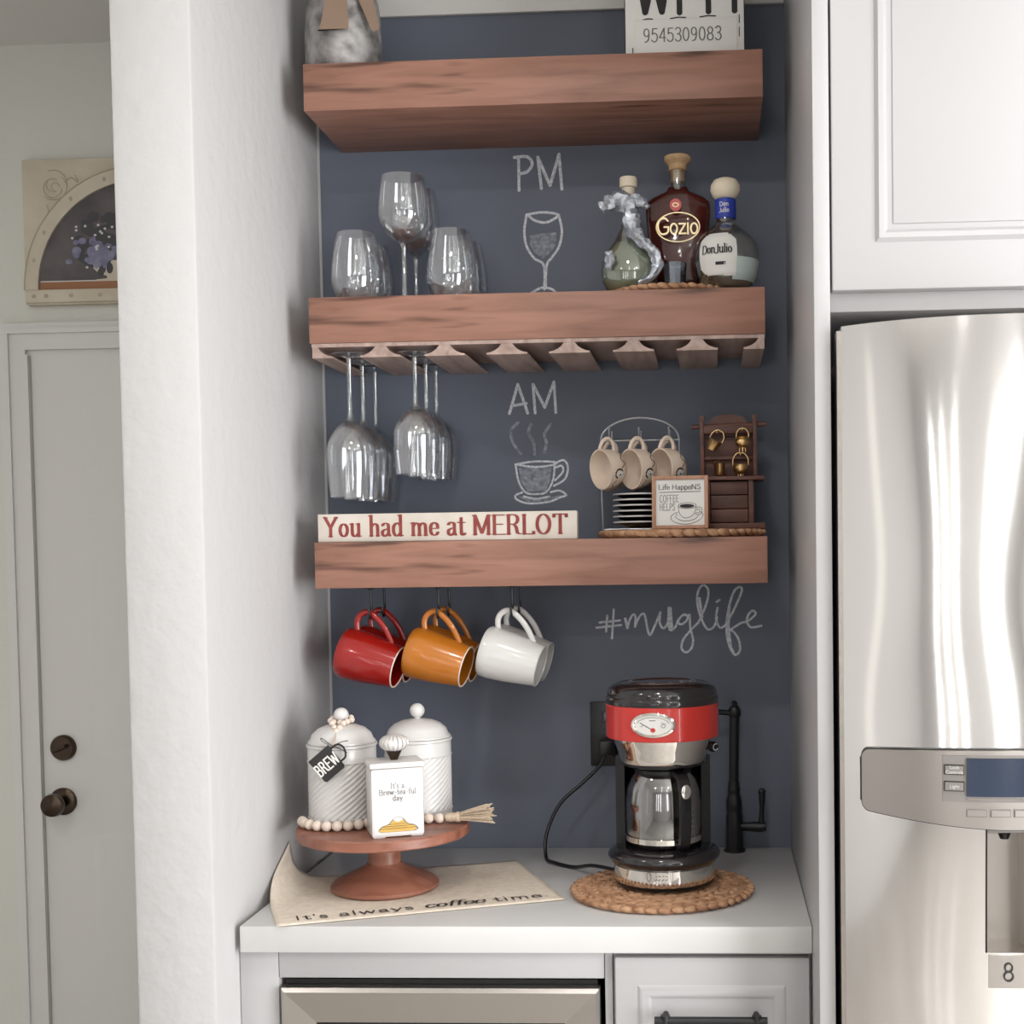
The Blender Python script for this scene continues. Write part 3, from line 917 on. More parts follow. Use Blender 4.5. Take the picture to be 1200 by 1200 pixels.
A1 = dict(k=3.636, org=(350, 180), X0=-.3347, Z0=2.1716, u0=635, v0=260)
chalk('chalk_word', [('l', [(920, 22), (938, 24), (940, 160)]), ('c', [(922, 22), (975, 20), (996, 50), (975, 82), (938, 92)]),
                     ('l', [(1035, 152), (1020, 22), (1072, 140), (1110, 10), (1122, 155)])], 'chalk', nib=.0062, **A1)['label'] = 'chalk letters PM'
chalk('chalk_wine_glass', [('c', [(975, 262), (1040, 252), (1105, 262), (1078, 286), (1045, 295), (1005, 285), (975, 262)]),
                           ('c', [(972, 262), (962, 330), (972, 395), (1005, 445), (1045, 475), (1047, 575)]),
                           ('c', [(1108, 262), (1122, 330), (1110, 395), (1080, 440), (1057, 475), (1053, 570)]),
                           ('c', [(990, 592), (1025, 572), (1050, 568), (1080, 575), (1100, 592)])], 'chalk', nib=.005, **A1)
chalk('chalk_smudge', [('f', [(985, 350), (1030, 342), (1098, 336), (1095, 390), (1070, 425), (1042, 445), (1005, 420), (985, 385)])], 'chalk_faint', nib=.004, **A1)
A2 = dict(k=3.529, org=(580, 380), X0=-.3508, Z0=1.7318, u0=630, v0=520, slant=-.018)
chalk('chalk_word', [('l', [(60, 370), (95, 250), (136, 368)]), ('l', [(76, 338), (130, 328)]),
                     ('l', [(167, 368), (158, 250), (207, 345), (245, 240), (253, 366)])], 'chalk', nib=.0058, **A2)['label'] = 'chalk letters AM'
chalk('chalk_steam', [('c', [(95, 408), (66, 440), (75, 490), (106, 535)]), ('c', [(150, 415), (138, 450), (160, 490), (164, 537)]),
                      ('c', [(230, 415), (205, 455), (214, 490), (205, 530)])], 'chalk_faint', nib=.0062, **A2)
chalk('chalk_cup', [('c', [(85, 580), (160, 568), (248, 570), (240, 582), (165, 590), (85, 580)]),
                    ('c', [(85, 580), (98, 650), (128, 696), (175, 702), (215, 692), (242, 640), (248, 572)]),
                    ('c', [(250, 575), (285, 562), (303, 592), (290, 640), (245, 668)]), ('c', [(254, 592), (277, 585), (282, 610), (250, 645)]),
                    ('c', [(112, 696), (85, 708), (92, 726), (140, 741), (220, 735), (270, 716), (296, 706), (268, 688), (232, 694)]),
                    ('c', [(120, 712), (170, 722), (225, 712)])], 'chalk', nib=.0042, **A2)
chalk('chalk_smudge', [('f', [(98, 595), (235, 592), (228, 650), (210, 690), (135, 692), (108, 650)]), ('f', [(95, 712), (200, 722), (285, 704), (215, 732), (140, 736)])], 'chalk_faint', nib=.004, **A2)
A3 = dict(k=5.0, org=(680, 670), X0=-.0729, Z0=1.3773, u0=795, v0=725, slant=-.011)
chalk('chalk_word', [('l', [(195, 220), (185, 390)]), ('l', [(157, 258), (150, 350)]), ('l', [(112, 297), (232, 285)]), ('l', [(93, 328), (238, 312)]),
                     ('l', [(262, 275), (277, 330)]), ('c', [(277, 330), (290, 280), (310, 250), (323, 265), (320, 322)]),
                     ('c', [(320, 322), (345, 265), (370, 245), (383, 275), (395, 340), (410, 370), (435, 320), (470, 237)]),
                     ('c', [(470, 237), (465, 295), (483, 330), (507, 312), (525, 255)]), ('c', [(521, 210), (516, 300), (530, 342), (556, 325), (575, 282), (608, 250), (632, 262)]),
                     ('c', [(632, 258), (600, 255), (573, 290), (590, 308), (620, 290), (640, 252), (645, 330), (662, 400), (650, 452), (620, 472), (595, 450), (603, 400), (645, 345), (692, 298)]),
                     ('c', [(692, 298), (738, 190), (750, 110), (720, 78), (692, 110), (685, 180), (708, 270), (745, 336), (783, 322), (802, 268)]),
                     ('c', [(804, 212), (796, 280), (820, 327), (852, 312)]), ('l', [(798, 177), (816, 165)]),
                     ('c', [(852, 312), (905, 212), (944, 115), (935, 90), (902, 112), (872, 200), (856, 320), (870, 420), (905, 486), (936, 460), (926, 390), (890, 345), (872, 345), (940, 300)]),
                     ('c', [(940, 300), (985, 286), (1026, 248), (1010, 228), (985, 250), (976, 290), (1000, 325), (1060, 316)])], 'chalk', nib=.0046, **A3)['label'] = 'chalk script #muglife'
chalk('chalk_smudge', [('f', [(254, 272), (270, 268), (285, 330), (270, 336)]), ('f', [(510, 208), (535, 205), (545, 330), (518, 346)]), ('f', [(690, 150), (705, 150), (722, 270), (704, 262)]),
                       ('f', [(856, 250), (880, 195), (876, 330), (890, 440), (912, 485), (880, 455), (862, 400)]), ('f', [(1010, 322), (1045, 312), (1065, 318), (1030, 330)])], 'chalk', nib=.004, **A3)

# ================================================================== shelves
SX0, SX1, SY = -.733, .0965, -.253
SZ = [(2.318, 2.402), (1.900, 1.983), (1.4525, 1.537)]
LB = ['thick brown wood floating shelf holding the Wi-Fi sign and metal pail',
      'thick brown wood floating shelf holding liquor bottles above the glass rack',
      'thick brown wood floating shelf holding the MERLOT sign, mugs hanging below']
for (z0, z1), lb in zip(SZ, LB):
    o = MB().rbox(0, SX1 - SX0, SY, -.0018, 0, z1 - z0, .0012).build('floating_shelf', 'shelfwood', loc=(SX0, 0, z0))
    tag(o, lb, 'shelf', 'floating shelves on the chalkboard wall')

# stemware rack screwed under the middle shelf
rk = thing('stemware_rack', 'pale wooden stemware rack with T-shaped rails under the middle shelf', 'glass rack', (0, 0, 1.8735))
MB().box(-.730, .0955, -.250, -.004, .0195, .0262).build('top_board', 'rackwood', rk, smooth=0)
TC = [-.603, -.485, -.371, -.257, -.141, -.026]


def trail(half):
    R_ = [(.037, 0), (.037, .0032), (.030, .0042), (.022, .0075), (.015, .0125), (.010, .0194)]
    if half == 0:
        return R_ + [(-a, b) for a, b in R_[::-1]]
    return [(half * a, b) for a, b in R_] + [(0, .0194), (0, 0)]


for c in TC:
    MB().prism([(c + a, b) for a, b in trail(0)], -.2495, -.0045).build('rail', 'rackwood', rk, smooth=25)
MB().prism([(-.729 + a, b) for a, b in trail(1)], -.2495, -.0045).build('rail', 'rackwood', rk, smooth=25)
MB().prism([(.0945 + a, b) for a, b in trail(-1)], -.2495, -.0045).build('rail', 'rackwood', rk, smooth=25)


# ================================================================== glassware
def stem_glass(name, h, bowl, r, rim, foot):
    """base at z = 0; parts foot, stem, bowl"""
    t = thing(name, '', 'wine glass')
    MB().lathe([(0, .0), (foot, .0), (foot, .0012), (foot * .55, .0035), (.007, .0065), (.0055, .009)], 40).build('foot', 'glass', t, smooth=60)
    hs = h - bowl
    MB().lathe([(.0055, .008), (.0045, .02), (.0041, hs * .6), (.0046, hs - .012), (.007, hs - .002), (.013, hs + .003)], 16).build('stem', 'glass_thick', t, smooth=60)
    prof = []
    for i in range(15):
        u = i / 14
        if u < .42:
            rr = .012 + (r - .012) * math.sin(u / .42 * PI / 2) ** .75
        else:
            rr = r + (rim - r) * ((u - .42) / .58) ** 1.7
        prof.append((rr, hs + .003 + (bowl - .003) * u))
    ins = [(max(a - .0013, .0005), b + (.002 if i < 3 else 0)) for i, (a, b) in enumerate(prof)]
    MB().lathe([(.0005, hs + .003)] + prof + ins[::-1] + [(.0005, hs + .006)], 48).build('bowl', 'glass', t, smooth=60)
    return t


def tumbler(label, loc):
    t = thing('stemless_wine_glass', label, 'wine glass', loc, group='stemless wine glasses on the middle shelf')
    h, prof = .131, []
    for i in range(17):
        u = i / 16
        rr = .027 + (.047 - .027) * math.sin(min(1, u / .36) * PI / 2) ** .7 if u < .36 else .047 + (.0345 - .047) * ((u - .36) / .64) ** 1.8
        prof.append((rr, h * u))
    ins = [(a - .0015, max(b, .006)) for a, b in prof]
    MB().lathe([(.0005, 0)] + prof + ins[::-1] + [(.0005, .006)], 48).build('bowl', 'glass', t, smooth=60)
    MB().lathe([(.0005, .0005), (.026, .0005), (.028, .005), (.0005, .0055)], 40).build('base', 'glass_thick', t, smooth=60)
    return t


Z2 = 1.9835
tumbler('stemless wine glass by the white side wall, at the shelf front', (-.664, -.175, Z2))
tumbler('stemless wine glass by the white side wall, behind its twin', (-.664, -.072, Z2))
tumbler('stemless wine glass between stemmed glass and chalk drawing, at the shelf front', (-.484, -.175, Z2))
tumbler('stemless wine glass between stemmed glass and chalk drawing, behind its twin', (-.480, -.072, Z2))
for lb, p in (('tall stemmed wine glass standing upright on the middle shelf, at the front', (-.573, -.175, Z2)),
              ('tall stemmed wine glass standing upright on the middle shelf, behind its twin', (-.573, -.075, Z2))):
    g = stem_glass('stemmed_wine_glass', .233, .122, .0475, .040, .036)
    g['label'] = lb
    g['group'] = 'stemmed wine glasses standing on the shelf'
    g.location = p
for cx, h, bw, r, rim, word in ((-.666, .262, .142, .0455, .039, 'large wine glass hanging upside down in the rack slot beside the wall'),
                                (-.544, .221, .122, .0425, .037, 'smaller wine glass hanging upside down in the second rack slot')):
    for y, wh in ((-.232, 'front of three'), (-.1395, 'middle of three'), (-.047, 'rearmost of three')):
        g = stem_glass('hanging_wine_glass', h, bw, r, rim, .034)
        g['label'] = word + ', ' + wh
        g['group'] = 'wine glasses hanging in the rack'
        g.location = (cx, y, 1.8815)
        g.rotation_euler = (PI, 0, random.uniform(0, 6))


# ================================================================== woven mats
def braided_mat(label, c, rx, ry, thick, nring, rot=0, seed=1, cover=True):
    t = thing('braided_placemat', label, 'placemat', c, (0, 0, rot))
    rnd = random.Random(seed)
    pitch = rx / (nring + .5)
    for k in range(nring):
        a, b = rx - pitch * (k + .5), ry - pitch * (k + .5) * (ry / rx)
        per = PI * (a + b)
        n = max(6, int(per / (pitch * .80)))
        mb = MB()
        for i in range(n):
            for side in (-1, 1):
                an = 2 * PI * (i + (.25 if side > 0 else 0)) / n
                ra, rb = a + side * pitch * .24, b + side * pitch * .24
                px, py = ra * math.cos(an), rb * math.sin(an)
                tang = math.atan2(rb * math.cos(an), -ra * math.sin(an))
                st = len(mb.v)
                mb.sphere((0, 0, 0), 1, 7, 5, (pitch * .80 * rnd.uniform(.9, 1.12), pitch * .30, thick * .5 * rnd.uniform(.85, 1.0)))
                mx = Matrix.Translation((px, py, thick * .5)) @ Matrix.Rotation(tang + side * R(27) + rnd.uniform(-.08, .08), 4, 'Z') @ Matrix.Rotation(side * R(9), 4, 'Y')
                mb.xform(mx, st)
        mb.build('braid_ring', 'straw', t, smooth=80)
    MB().lathe([(0, .001), (rx - pitch * .6, .001), (rx - pitch * .6, thick * .45), (0, thick * .45)], 40, sy=ry / rx).build('backing', 'straw', t)
    return t


braided_mat('round braided seagrass mat under the liquor bottles', (-.078, -.140, Z2), .116, .113, .012, 5, seed=3)
Z3 = 1.5375
braided_mat('oval braided seagrass mat under the cup rack and miniature hutch', (-.060, -.134, Z3), .155, .127, .015, 6, seed=4)

# ================================================================== bottles
ZB = Z2 + .012
# pale tequila in a sculpted silver flask
b1 = thing('sculpted_bottle', 'round clear flask bottle wrapped in crinkled silver with a pale cork', 'bottle', (-.152, -.150, ZB))
prof = [(.0005, 0), (.03, 0), (.043, .006), (.0515, .024), (.0535, .042), (.051, .06), (.042, .078), (.028, .098), (.0155, .122), (.0115, .14), (.0115, .178)]
MB().lathe(prof, 40, sy=.68).build('flask', 'glass_green', b1, smooth=60)
MB().lathe([(.0005, .003), (.03, .003), (.041, .008), (.0495, .025), (.0515, .042), (.049, .058), (.04, .076), (.026, .095), (.0005, .1)], 40, sy=.66).build('liquid', 'paleliquid', b1, smooth=60)
cp = thing_cork = MB().lathe([(.0005, .166), (.0105, .166), (.0125, .196), (.0165, .197), (.0165, .213), (.0155, .2155), (.0005, .2155)], 28).build('cork_stopper', 'corkwhite', b1, smooth=35)
rnd = random.Random(11)


def lumpy(path, radii, sub=4, n=12, amp=.35, flat=.8):
    P = smoothpath([p + (r,) for p, r in zip(path, radii)], sub)
    mb = MB()
    mb.tube([p[:3] for p in P], [p[3] for p in P], n, flat=flat)
    for i, v in enumerate(mb.v):
        c = Vector(P[min(i // n, len(P) - 1)][:3])
        d = Vector(v) - c
        mb.v[i] = tuple(c + d * (1 + rnd.uniform(-amp, amp)))
    return mb


mb = lumpy([(-.05, -.012, .158), (-.03, -.018, .166), (-.005, -.02, .166), (.004, -.02, .14), (.008, -.026, .115), (.026, -.032, .09), (.046, -.03, .07), (.053, -.026, .045), (.04, -.036, .022), (.018, -.04, .012)],
           [.012, .018, .02, .019, .017, .013, .011, .012, .007, .004])
mb2 = lumpy([(.004, -.016, .168), (.026, -.016, .166), (.036, -.012, .155)], [.014, .013, .006])
o0 = len(mb.v)
mb.add(mb2.v, mb2.f)
mb3 = lumpy([(-.036, -.034, .072), (-.034, -.036, .055), (-.038, -.034, .04)], [.006, .009, .006])
mb.add(mb3.v, mb3.f)
mb.build('silver_sculpture', 'foil', b1, smooth=30)

# amber liqueur
b2 = thing('liqueur_bottle', 'dark amber liqueur bottle with a wide cork and gold oval lettering', 'bottle', (-.0610, -.086, ZB))
out = [(-.046, 0), (.046, 0), (.052, .01), (.062, .165), (.060, .18), (.048, .192), (.022, .203), (.0165, .212), (-.0165, .212), (-.022, .203), (-.048, .192), (-.060, .18), (-.062, .165), (-.052, .01)]
bm = MB()
lay = [(-.031, .86), (-.026, .97), (-.016, 1.0), (.016, 1.0), (.026, .97), (.031, .86)]
for d_, s_ in lay:
    bm.v += [(x * s_, d_ if z < .19 else d_ * .55, .106 + (z - .106) * (s_ if s_ > .9 else .92)) for x, z in out]
nn = len(out)
for a in range(len(lay) - 1):
    for k in range(nn):
        j = (k + 1) % nn
        bm.f.append((a * nn + k, a * nn + j, a * nn + nn + j, a * nn + nn + k))
bm.f += [tuple(range(nn)), tuple(range((len(lay) - 1) * nn, len(lay) * nn))[::-1]]
bm.build('amber_body', 'amber', b2, smooth=50)
MB().lathe([(.0165, .205), (.0155, .215), (.0155, .238), (.0175, .239), (.0175, .242), (.0165, .243)], 28).build('neck', 'glass_thick', b2)
MB().lathe([(.0005, .222), (.0135, .222), (.0145, .243), (.0185, .2435), (.0185, .2445), (.0165, .246), (.0175, .254), (.0255, .262), (.0255, .2695), (.024, .271), (.0005, .271)], 30).build('cork_stopper', 'cork', b2, smooth=35)
pcs = pen(ell(0, .130, .041, .0275, 40), .0022, .0022)
tx, wd = words('Gozio', .040, .085, .085, xs=.98, sp=-.04)
pcs += [[(p[0], p[1] + .117) for p in q] for q in tx]
decal('gold_lettering', pcs, 'gold', b2, (0, -.0316, 0))
decal('seal', pen(ell(-.004, .172, .0055, .0035, 20), .0015, .0015), 'gold', b2, (0, -.0312, 0))
decal('red_seal', disc(-.004, .172, .011, .012), 'red', b2, (0, -.0306, 0))

# small clear cup standing in front of it
t = thing('shot_glass', 'small clear bluish glass cup standing in front of the amber bottle', 'glass', (-.066, -.162, ZB))
MB().lathe([(.0005, 0), (.0165, 0), (.0185, .004), (.0215, .052), (.0202, .052), (.0172, .012), (.0005, .012)], 12).build('cup', 'glass_blue', t, smooth=20)
MB().lathe([(.0005, .012), (.017, .0125), (.0195, .04), (.0005, .0405)], 12).build('base_block', 'glass_blue', t, smooth=20)

# round tequila bottle
b3 = thing('tequila_bottle', 'squat round clear tequila bottle with a white ball stopper and blue neck band', 'bottle', (.0285, -.175, ZB))
prof3 = [(.0005, 0), (.04, 0), (.048, .004), (.0555, .02), (.0605, .05), (.060, .066), (.0545, .084), (.043, .099), (.028, .110), (.019, .118), (.0175, .126), (.0175, .163)]


def rad3(z):
    for (r0, z0), (r1, z1) in zip(prof3[1:], prof3[2:]):
        if z0 <= z <= z1:
            return r0 + (r1 - r0) * (z - z0) / max(1e-6, z1 - z0)
    return prof3[-1][0]


MB().lathe(prof3, 48).build('bottle_body', 'glass_thick', b3, smooth=60)
MB().lathe([(.0005, .002), (.038, .002), (.047, .006), (.054, .02), (.0585, .045), (.0005, .0455)], 48).build('liquid', 'glass_green', b3, smooth=60)
MB().lathe([(.0185, .127), (.0195, .129), (.0195, .161), (.0185, .163)], 36).build('blue_band', 'blueband', b3)
MB().lathe([(.0005, .163), (.016, .163), (.0235, .170), (.0275, .180), (.0265, .190), (.021, .1985), (.01, .2025), (.0005, .203)], 36).build('ball_stopper', 'corkwhite', b3, smooth=60)


def wrap3(name, pieces, m, off, a_mid):
    mb = MB()
    for k, q in enumerate(pieces):
        vs = []
        for u, v in q:
            r = rad3(v) + off + (k * 2e-6 if m == 'ink' else 0)
            a = -PI / 2 + a_mid + u / .058
            vs.append((r * math.cos(a), r * math.sin(a), v))
        mb.poly(vs)
    return mb.build(name, m, b3, smooth=60)


def patch(u0, u1, v0, v1, corner, n=14):
    """rounded label cut into small cells so that it can follow the glass"""
    cells = []
    for i in range(n):
        for j in range(n):
            a0, a1 = u0 + (u1 - u0) * i / n, u0 + (u1 - u0) * (i + 1) / n
            c0, c1 = v0 + (v1 - v0) * j / n, v0 + (v1 - v0) * (j + 1) / n
            cu, cv = (a0 + a1) / 2, (c0 + c1) / 2
            du = max(0, abs(cu - (u0 + u1) / 2) - ((u1 - u0) / 2 - corner))
            dv = max(0, abs(cv - (v0 + v1) / 2) - ((v1 - v0) / 2 - corner))
            if du * du + dv * dv <= corner * corner * 1.05:
                cells.append([(a0, c0), (a1, c0), (a1, c1), (a0, c1)])
    return cells


def cells(pieces, h=.004):
    return pieces


lab = wrap3('white_label', patch(-.036, .036, .016, .092, .022, 26), 'paper', .0008, -.30)
tx, wd = words('DonJulio', .0205, .12, .06, serif=.06, xs=.80, sp=-.01)
wrap3('label_lettering', [[(p[0], p[1] + .054) for p in q] for q in tx], 'ink', .0022, -.30)
wrap3('label_mark', [[(-.002, .033), (.016, .033), (.016, .0385), (-.002, .0385)]], 'ink', .0022, -.30)
wrap3('aqua_label', patch(-.02, .055, .008, .048, .004, 14), 'aqua', .0004, .55)
wrap3('small_sticker', patch(-.011, .011, .014, .037, .003, 8), 'paper', .002, .12)
for txt, zz in (('Don', .148), ('Julio', .137)):
    tx, wd = words(txt, .010, .13, .13, xs=1.1)
    mb = MB()
    for q in tx:
        mb.poly([(.0198 * math.cos(-PI / 2 - .15 + p[0] / .0198), .0198 * math.sin(-PI / 2 - .15 + p[0] / .0198), p[1] + zz) for p in q])
    mb.build('band_lettering', 'whiteglaze', b3, smooth=60)

# ================================================================== top shelf
ZT = 2.4025
p = thing('metal_pail', 'mottled galvanized metal pail with a kraft ribbon on the top shelf', 'pail', (-.684, -.155, ZT))
MB().lathe([(.0005, 0), (.060, 0), (.065, .004), (.0705, .03), (.0715, .07), (.068, .13), (.060, .18), (.054, .21), (.060, .225), (.058, .226), (.052, .211), (.054, .17), (.0005, .165)], 48).build('pail_body', 'galv', p, smooth=50)
MB().lathe([(.0545, .200), (.0565, .205), (.0545, .210)], 48).build('ribbon_band', 'kraft', p)


def ribbon(path, w0, w1, nrm=(0, -1, 0)):
    P = smoothpath(path, 5)
    mb = MB()
    n = len(P)
    for i, q in enumerate(P):
        wv = w0 + (w1 - w0) * i / (n - 1)
        mb.v += [(q[0] - wv / 2, q[1], q[2]), (q[0] + wv / 2, q[1], q[2] + (.009 if i == n - 1 else 0)), (q[0] + wv / 2, q[1] + .001, q[2] + (.009 if i == n - 1 else 0)), (q[0] - wv / 2, q[1] + .001, q[2])]
    for i in range(n - 1):
        for k in range(4):
            j = (k + 1) % 4
            mb.f.append((i * 4 + k, i * 4 + j, i * 4 + 4 + j, i * 4 + 4 + k))
    mb.f += [(0, 1, 2, 3), ((n - 1) * 4 + 3, (n - 1) * 4 + 2, (n - 1) * 4 + 1, (n - 1) * 4)]
    return mb


ribbon([(.016, -.060, .205), (.012, -.072, .16), (.008, -.077, .11), (.006, -.0775, .085), (.002, -.0765, .066)], .03, .056).build('ribbon_tail', 'kraft', p)
ribbon([(.03, -.058, .205), (.052, -.062, .15), (.066, -.062, .105), (.078, -.058, .068)], .04, .014).build('ribbon_tail', 'kraft', p)
MB().sphere((.018, -.062, .207), .014, 14, 8, (1.2, .6, 1)).build('ribbon_knot', 'kraft', p)

sg = thing('wifi_sign', 'white block sign with black Wi-Fi letters and a number strip', 'sign', (-.042, -.212, ZT), (R(-2), 0, 0))
MB().rbox(-.107, .107, -.012, .012, 0, .215, .0015).build('sign_block', 'paper', sg)
MB().box(-.1085, .1085, -.0105, .0105, .0005, .2158).build('black_edge', 'ink', sg, smooth=0)
MB().rbox(-.090, .0945, -.0145, -.0122, .006, .068, .0006).build('number_strip', 'paper', sg)
tx, wd = words('WI-FI', .105, .105, .105, xs=.72, sp=.06)
decal('sign_letters', [[(p_[0] + .006, p_[1] + .080) for p_ in q] for q in tx], 'ink', sg, (0, -.0126, 0))
tx, wd = words('9545309083', .0325, .075, .06, xs=.86, sp=0)
decal('number_print', [[(p_[0] - .004, p_[1] + .0275) for p_ in q] for q in tx], 'inkgrey', sg, (0, -.0150, 0))
ds = []
for a, b, zz in ((-.075, -.058, .0685), (-.025, .002, .0695), (.028, .056, .0705)):
    ds += pen([(a, zz), ((a + b) / 2, zz + .002), (b, zz + .001)], .0024, .0022)
ds += pen([(.0985, .058), (.0985, .072)], .0016, .0016) + pen([(.0985, .034), (.0985, .05)], .0016, .0016) + pen([(-.094, .006), (-.094, .018)], .0018, .0018)
decal('stitch_marks', ds, 'ink', sg, (0, -.0128, 0))['kind'] = 'stuff'

# ================================================================== lower shelf
s = thing('merlot_sign', 'long white wooden block sign reading You had me at MERLOT', 'sign', (-.489, -.228, Z3))
MB().rbox(-.240, .240, -.013, .013, 0, .0515, .0012).build('sign_block', 'signwhite', s)
tx, wd = words('You had me at MERLOT', .0485, .145, .042, serif=.085, xs=.93, sp=.035)
k = .452 / wd
decal('sign_letters', [[(p_[0] * k, p_[1] + .0095) for p_ in q] for q in tx], 'inkred', s, (-.003, -.0134, 0))

ZM = Z3 + .015
# wire cup rack
rk = thing('cup_rack', 'silver wire rack with an arched top holding cream cups', 'cup rack', (-.138, -.128, ZM))


def arch_frame(y):
    pts = [(-.073, y, .0022), (-.074, y, .05), (-.0745, y, .165)]
    pts += [(-.0745 * math.cos(a), y, .172 + .042 * math.sin(a)) for a in [PI * i / 16 for i in range(17)]]
    pts += [(.0745, y, .165), (.074, y, .05), (.073, y, .0022)]
    return pts


MB().tube(arch_frame(0), .0019, 8).build('arch_wire', 'wire', rk)
MB().tube([(-.0745, 0, .171), (.0745, 0, .171)], .0017, 8).build('cross_wire', 'wire', rk)
base = MB()
for y in (-.045, .045):
    base.tube([(-.06, y, .002), (.06, y, .002)], .0018, 8)
for x in (-.06, .06):
    base.tube([(x, -.045, .002), (x, .045, .002)], .0018, 8)
base.tube([(-.073, 0, .002), (.073, 0, .002)], .0018, 8)
base.build('base_wire', 'wire', rk)
for x in (-.056, 0, .056):
    for sg_ in (-1, 1):
        MB().tube(smoothpath([(x, 0, .171), (x, sg_ * .012, .166), (x, sg_ * .026, .167), (x, sg_ * .034, .178), (x, sg_ * .036, .190)], 4), .0015, 8).build('hook_wire', 'wire', rk)
        MB().sphere((x, sg_ * .036, .191), .0024, 10, 6).build('hook_tip', 'wire', rk)


def revolve_cup(prof, thick, n=36):
    ins = [(max(r - thick, .0005), x + (thick * 1.6 if i < 2 else 0)) for i, (r, x) in enumerate(prof)]
    ins = [(r, max(x, thick * 1.5)) for r, x in ins]
    m_ = MB().lathe([(.0005, prof[0][1])] + prof + ins[::-1] + [(.0005, thick * 1.5)], n)
    m_.v = [(z, x, y) for x, y, z in m_.v]        # axis +x, opening at +x
    return m_


cup_prof = [(.021, 0), (.024, .001), (.031, .009), (.0355, .021), (.0375, .037), (.038, .044)]
hd = smoothpath([(.012, 0, .030), (.010, 0, .042), (.016, 0, .0535), (.026, 0, .0555), (.036, 0, .048), (.042, 0, .036)], 5)
for row, (yy, az, side) in enumerate(((-.166, R(-142), 'front'), (-.090, R(150), 'wall'))):
    for i, x in enumerate((-.056, 0, .056)):
        where = ('near the chalk cup drawing', 'in the middle', 'near the miniature hutch')[i]
        t = thing('stoneware_cup', 'cream flower-painted cup on the wire rack, %s, %s side' % (where, side), 'cup', group='cream cups on the wire rack')
        revolve_cup(cup_prof, .0028).build('cup_body', 'cream', t, smooth=50)
        MB().tube(hd, .0038, 8).build('handle', 'cream', t, smooth=60)
        fl, ce = MB(), MB()
        bk = MB()
        an0 = R(-22) if row == 0 else R(200)

        def onc(u, v, off=.0006):
            xx = .024 + v
            rr = .0355 + (.0375 - .0355) * v / .018 + off
            a = an0 + u / rr
            return (xx, rr * math.cos(a), rr * math.sin(a))
        for k in range(5):
            a = 2 * PI * k / 5 + .3
            fl.poly([onc(.0052 * math.cos(a) + .0034 * math.cos(q), .0052 * math.sin(a) + .0034 * math.sin(q), .0009 + k * 1e-5) for q in [2 * PI * j / 10 for j in range(10)]])
        ce.poly([onc(.002 * math.cos(q), .002 * math.sin(q), .0013) for q in [2 * PI * j / 10 for j in range(10)]])
        for q in pen(smoothpath([(.012, -.004), (.02, -.012), (.03, -.006), (.04, -.012)], 5), .0016, .0016) + pen(ell(.002, .002, .0085, .0085, 20), .0034, .0034) + pen(smoothpath([(-.012, .006), (-.024, .01), (-.034, .002)], 4), .002, .002):
            bk.poly([onc(p_[0], p_[1], .0005) for p_ in q])
        fl.build('painted_flower', 'whiteglaze', t, smooth=60)
        ce.build('flower_center', 'ink', t, smooth=60)
        bk.build('painted_stem', 'ink', t, smooth=60)
        t.rotation_euler = (0, R(6), az)
        ca, sa = math.cos(az), math.sin(az)
        hx, hz = .024, .050                       # the handle bend that rests on the hook
        t.location = (-.138 + x - hx * ca, yy - hx * sa, ZM + .169 - hz)

# saucers stacked below
for i in range(6):
    sc = MB().lathe([(.0005, 0), (.026, 0), (.028, .0025), (.040, .006), (.052, .0105), (.0525, .0118), (.051, .0118), (.038, .0085), (.026, .0045), (.0005, .0042)], 44)
    o = sc.build('saucer', 'cream' if i == 9 else 'blackgloss', smooth=50, loc=(-.138, -.128, ZM + .0045 + i * .0105))
    tag(o, ('bottom', 'second from bottom', 'third from bottom', 'third from top', 'second from top', 'topmost')[i] + ' dark pale-rimmed saucer in the stack under the cups', 'saucer', 'saucers stacked in the cup rack')
    MB().lathe([(.0515, .0098), (.0534, .0104), (.0534, .0128), (.0512, .0128), (.0505, .0118)], 44).build('rim_line', 'ceramic', o, smooth=50)

# small framed sign
fs = thing('framed_sign', 'small wood framed white sign with a coffee cup drawing', 'sign', (-.061, -.226, ZM), (R(-6), 0, R(-2)))
for x0, x1, z0, z1 in ((-.0515, -.0445, 0, .0975), (.0445, .0515, 0, .0975), (-.0445, .0445, 0, .0065), (-.0445, .0445, .091, .0975)):
    MB().rbox(x0, x1, -.007, .007, z0, z1, .0008).build('frame_strip', 'framewood', fs)
pn = MB().box(-.0445, .0445, -.003, .004, .0065, .091).build('sign_panel', 'paper', fs, smooth=0)
tx, wd = words('Life HappeNS', .0125, .09, .06, xs=.96, sp=-.01)
k = .078 / wd
pcs = [[(p_[0] * k, p_[1] + .0725) for p_ in q] for q in tx] + pen([(-.037, .0675), (.038, .0685)], .0009, .0009)
decal('sign_letters', pcs, 'ink', pn, (-.001, -.0034, 0))
pcs = []
for tt, zz in (('COFFEE', .0495), ('HELPS', .034)):
    tx, wd = words(tt, .0175, .06, .06, xs=.52, sp=.06, align='l')
    pcs += [[(p_[0] - .0375, p_[1] + zz) for p_ in q] for q in tx]
decal('sign_letters', pcs, 'inkgrey', pn, (0, -.0034, 0))
L = .00085
pcs = pen(ell(.013, .0425, .0165, .0055, 28), L, L) + pen(smoothpath([(-.0035, .042), (-.002, .031), (.003, .023), (.010, .020), (.017, .021), (.024, .026), (.028, .034), (.0295, .042)], 4), L, L)
pcs += pen(smoothpath([(.0295, .038), (.035, .040), (.040, .036), (.039, .029), (.033, .0255), (.027, .028)], 4), L, L) + pen(smoothpath([(.030, .034), (.034, .036), (.036, .033), (.034, .029), (.029, .0295)], 4), L, L)
